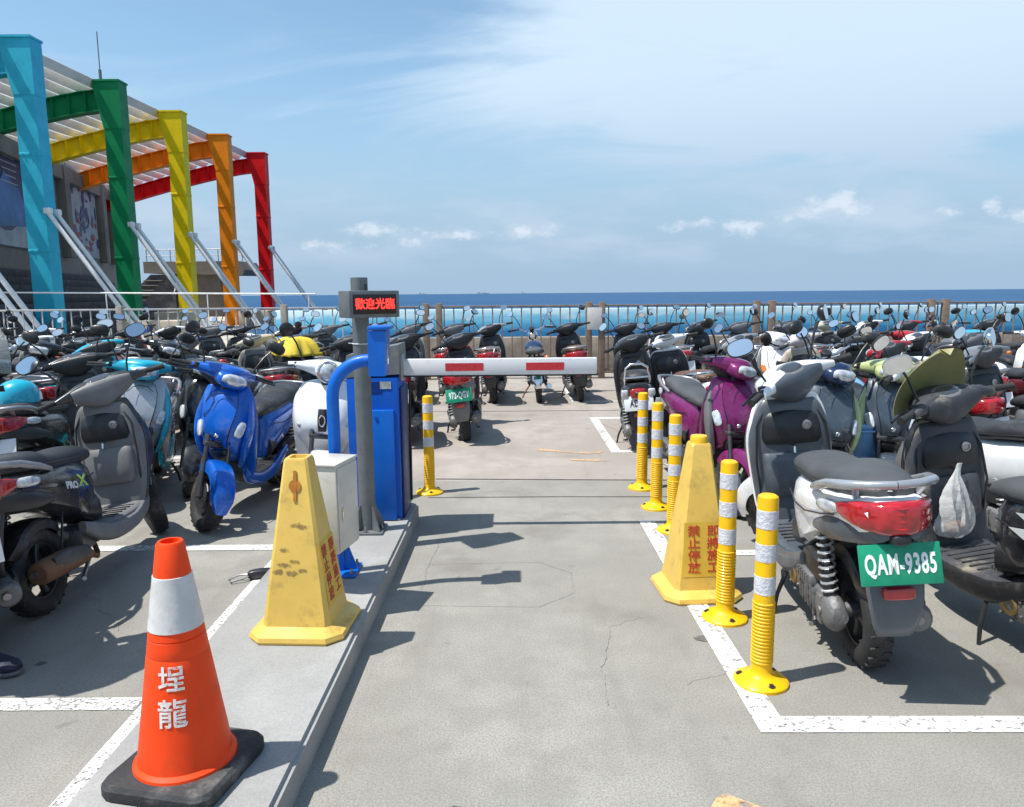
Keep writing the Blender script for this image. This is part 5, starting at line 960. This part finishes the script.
# blue bucket
bk = thing('bucket', 'pale blue plastic bucket standing between the two slate scooters', 'bucket', (2.45, 5.35, 0)); bm_ = mat('bucket_blue', (.16, .36, .62), .4, 0, .2)
MB().lathe([(0, .0), (.14, 0), (.17, .62), (.178, .63), (.178, .65), (.165, .65), (.135, .02), (0, .02)], 28).build('shell', bm_, bk); MB().tube([(.178*cos(a), .178*sin(a), .60) for a in [2*pi*i/24 for i in range(24)]], .008, 6, True).build('rim_band', bm_, bk)
# ------------------------------------------------------------------ person just outside the left edge: only a shoe tip and the shadow are seen
def person():
    r = thing('person', 'person in dark shoes and trousers at the left edge, only a shoe showing', 'person', (-2.29, 2.93, 0), R(80))
    V = [(0, 0, .92), (0, 0, 1.08), (0, 0, 1.26), (0, 0, 1.40), (0, -.01, 1.49), (0, -.01, 1.56)]; E_ = [(0, 1), (1, 2), (2, 3), (3, 4), (4, 5)]; Rr = [(.15, .10), (.135, .095), (.16, .10), (.13, .08), (.055, .055), (.06, .06)]
    for s_ in (-1, 1):
        k = len(V); V += [(s_*.09, 0, .86), (s_*.10, -.02, .48), (s_*.105, .03, .09)]; E_ += [(0, k), (k, k+1), (k+1, k+2)]; Rr += [(.09, .09), (.06, .062), (.042, .045)]
        k = len(V); V += [(s_*.17, 0, 1.37), (s_*.24, .04, 1.12), (s_*.23, .02, .90), (s_*.225, .0, .83)]; E_ += [(3, k), (k, k+1), (k+1, k+2), (k+2, k+3)]; Rr += [(.055, .055), (.043, .043), (.032, .032), (.03, .022)]
        base = len(V)-1; bx_, by_, bz_ = V[base]
        for f_ in range(4):
            k = len(V); dxx = (-.03+.02*f_); V += [(bx_-.01*s_, by_+dxx, bz_-.05), (bx_-.03*s_, by_+dxx, bz_-.085+.006*abs(f_-1.5))]; E_ += [(base, k), (k, k+1)]; Rr += [(.010, .010), (.008, .008)]
        k = len(V); V += [(bx_-s_*.01, by_-.035, bz_-.01), (bx_-s_*.02, by_-.045, bz_-.045)]; E_ += [(base, k), (k, k+1)]; Rr += [(.011, .011), (.009, .009)]
    me = bpy.data.meshes.new('body'); me.from_pydata(V, E_, []); o = link('body', me, r); mo = o.modifiers.new('skin', 'SKIN')
    for sv, q in zip(me.skin_vertices[0].data, Rr): sv.radius = q
    me.skin_vertices[0].data[0].use_root = True
    o.modifiers.new('sub', 'SUBSURF').levels = 1
    dg = bpy.context.evaluated_depsgraph_get(); m2 = bpy.data.meshes.new_from_object(o.evaluated_get(dg)); bpy.data.objects.remove(o)
    def vs_(b): return b
    m2.materials.clear(); m2.materials.append(mat('skin', (.45, .27, .19), .5, var=.06)); m2.polygons.foreach_set('use_smooth', [True]*len(m2.polygons)); o = link('body', m2, r)
    hd = MB().loft([(1.50, 0, -.01, .045, .045, .05, .06, 2), (1.545, 0, -.015, .062, .062, .075, .085, 2.2), (1.60, 0, -.01, .074, .074, .09, .095, 2.2), (1.66, 0, .0, .076, .076, .10, .095, 2.1), (1.72, 0, .005, .06, .06, .085, .08, 2), (1.75, 0, .005, .015, .015, .02, .02, 2)], 'z', 20, 4); hd.ell((0, -.11, 1.605), (.012, .018, .022), 8, 7)
    for s_ in (-1, 1): hd.ell((s_*.078, .0, 1.62), (.01, .018, .03), 8, 7)
    hd.build('head', m2.materials[0], r); MB().loft([(1.62, 0, .03, .082, .082, .08, .04, 2), (1.68, 0, .012, .085, .085, .10, .09, 2), (1.74, 0, .01, .065, .065, .085, .08, 2), (1.77, 0, .01, .015, .015, .02, .02, 2)], 'z', 20, 3).build('hair', M['black'], r)
    ct = mat('navy_trousers', (.02, .025, .04), .8, bump=.3, bs=40)
    b = MB()
    for s_ in (-1, 1): b.tube([(s_*.085, 0, .90), (s_*.10, -.01, .60), (s_*.105, .0, .40), (s_*.108, .03, .11)], [.11, .09, .075, .068], 16)
    b.loft([(.82, 0, 0, .17, .17, .12, .12, 2.2), (.92, 0, 0, .175, .175, .125, .125, 2.2), (1.0, 0, 0, .165, .165, .115, .115, 2.2)], 'z', 20, 3); b.build('trousers', ct, r)
    b = MB().loft([(.93, 0, 0, .18, .18, .13, .13, 2.2), (1.1, 0, 0, .17, .17, .125, .125, 2.2), (1.28, 0, 0, .19, .19, .125, .125, 2.3), (1.39, 0, 0, .17, .17, .10, .10, 2.2), (1.45, 0, 0, .09, .09, .07, .07, 2)], 'z', 22, 4)
    for s_ in (-1, 1): b.tube([(s_*.14, 0, 1.37), (s_*.19, 0, 1.30), (s_*.235, .01, 1.16)], [.075, .075, .065], 14)
    b.build('shirt', mat('grey_shirt', (.18, .19, .2), .8, bump=.3, bs=50), r)
    sh = mat('navy_shoe', (.012, .016, .035), .6, bump=.3, bs=90); so2 = mat('shoe_sole', (.12, .12, .13), .6)
    for s_ in (-1, 1):
        k = MB().loft([(.08, s_*.105, .055, .03, .03, .04, .035, 2.4), (.05, s_*.105, .065, .038, .038, .05, .045, 2.4), (-.02, s_*.105, .06, .04, .04, .045, .042, 2.4), (-.10, s_*.107, .045, .048, .048, .032, .028, 2.4), (-.16, s_*.107, .038, .045, .045, .022, .02, 2.4), (-.195, s_*.107, .034, .02, .02, .01, .012, 2)], 'y', 18, 4).build('shoe', sh, r)
        MB().loft([(.085, s_*.105, .012, .03, .03, .010, .010, 3), (.05, s_*.105, .012, .042, .042, .012, .011, 3), (-.03, s_*.105, .012, .042, .042, .012, .011, 3), (-.11, s_*.107, .012, .051, .051, .012, .011, 3), (-.17, s_*.107, .013, .045, .045, .012, .011, 3), (-.205, s_*.107, .016, .015, .015, .008, .01, 3)], 'y', 16, 3).build('sole', so2, k)
person()
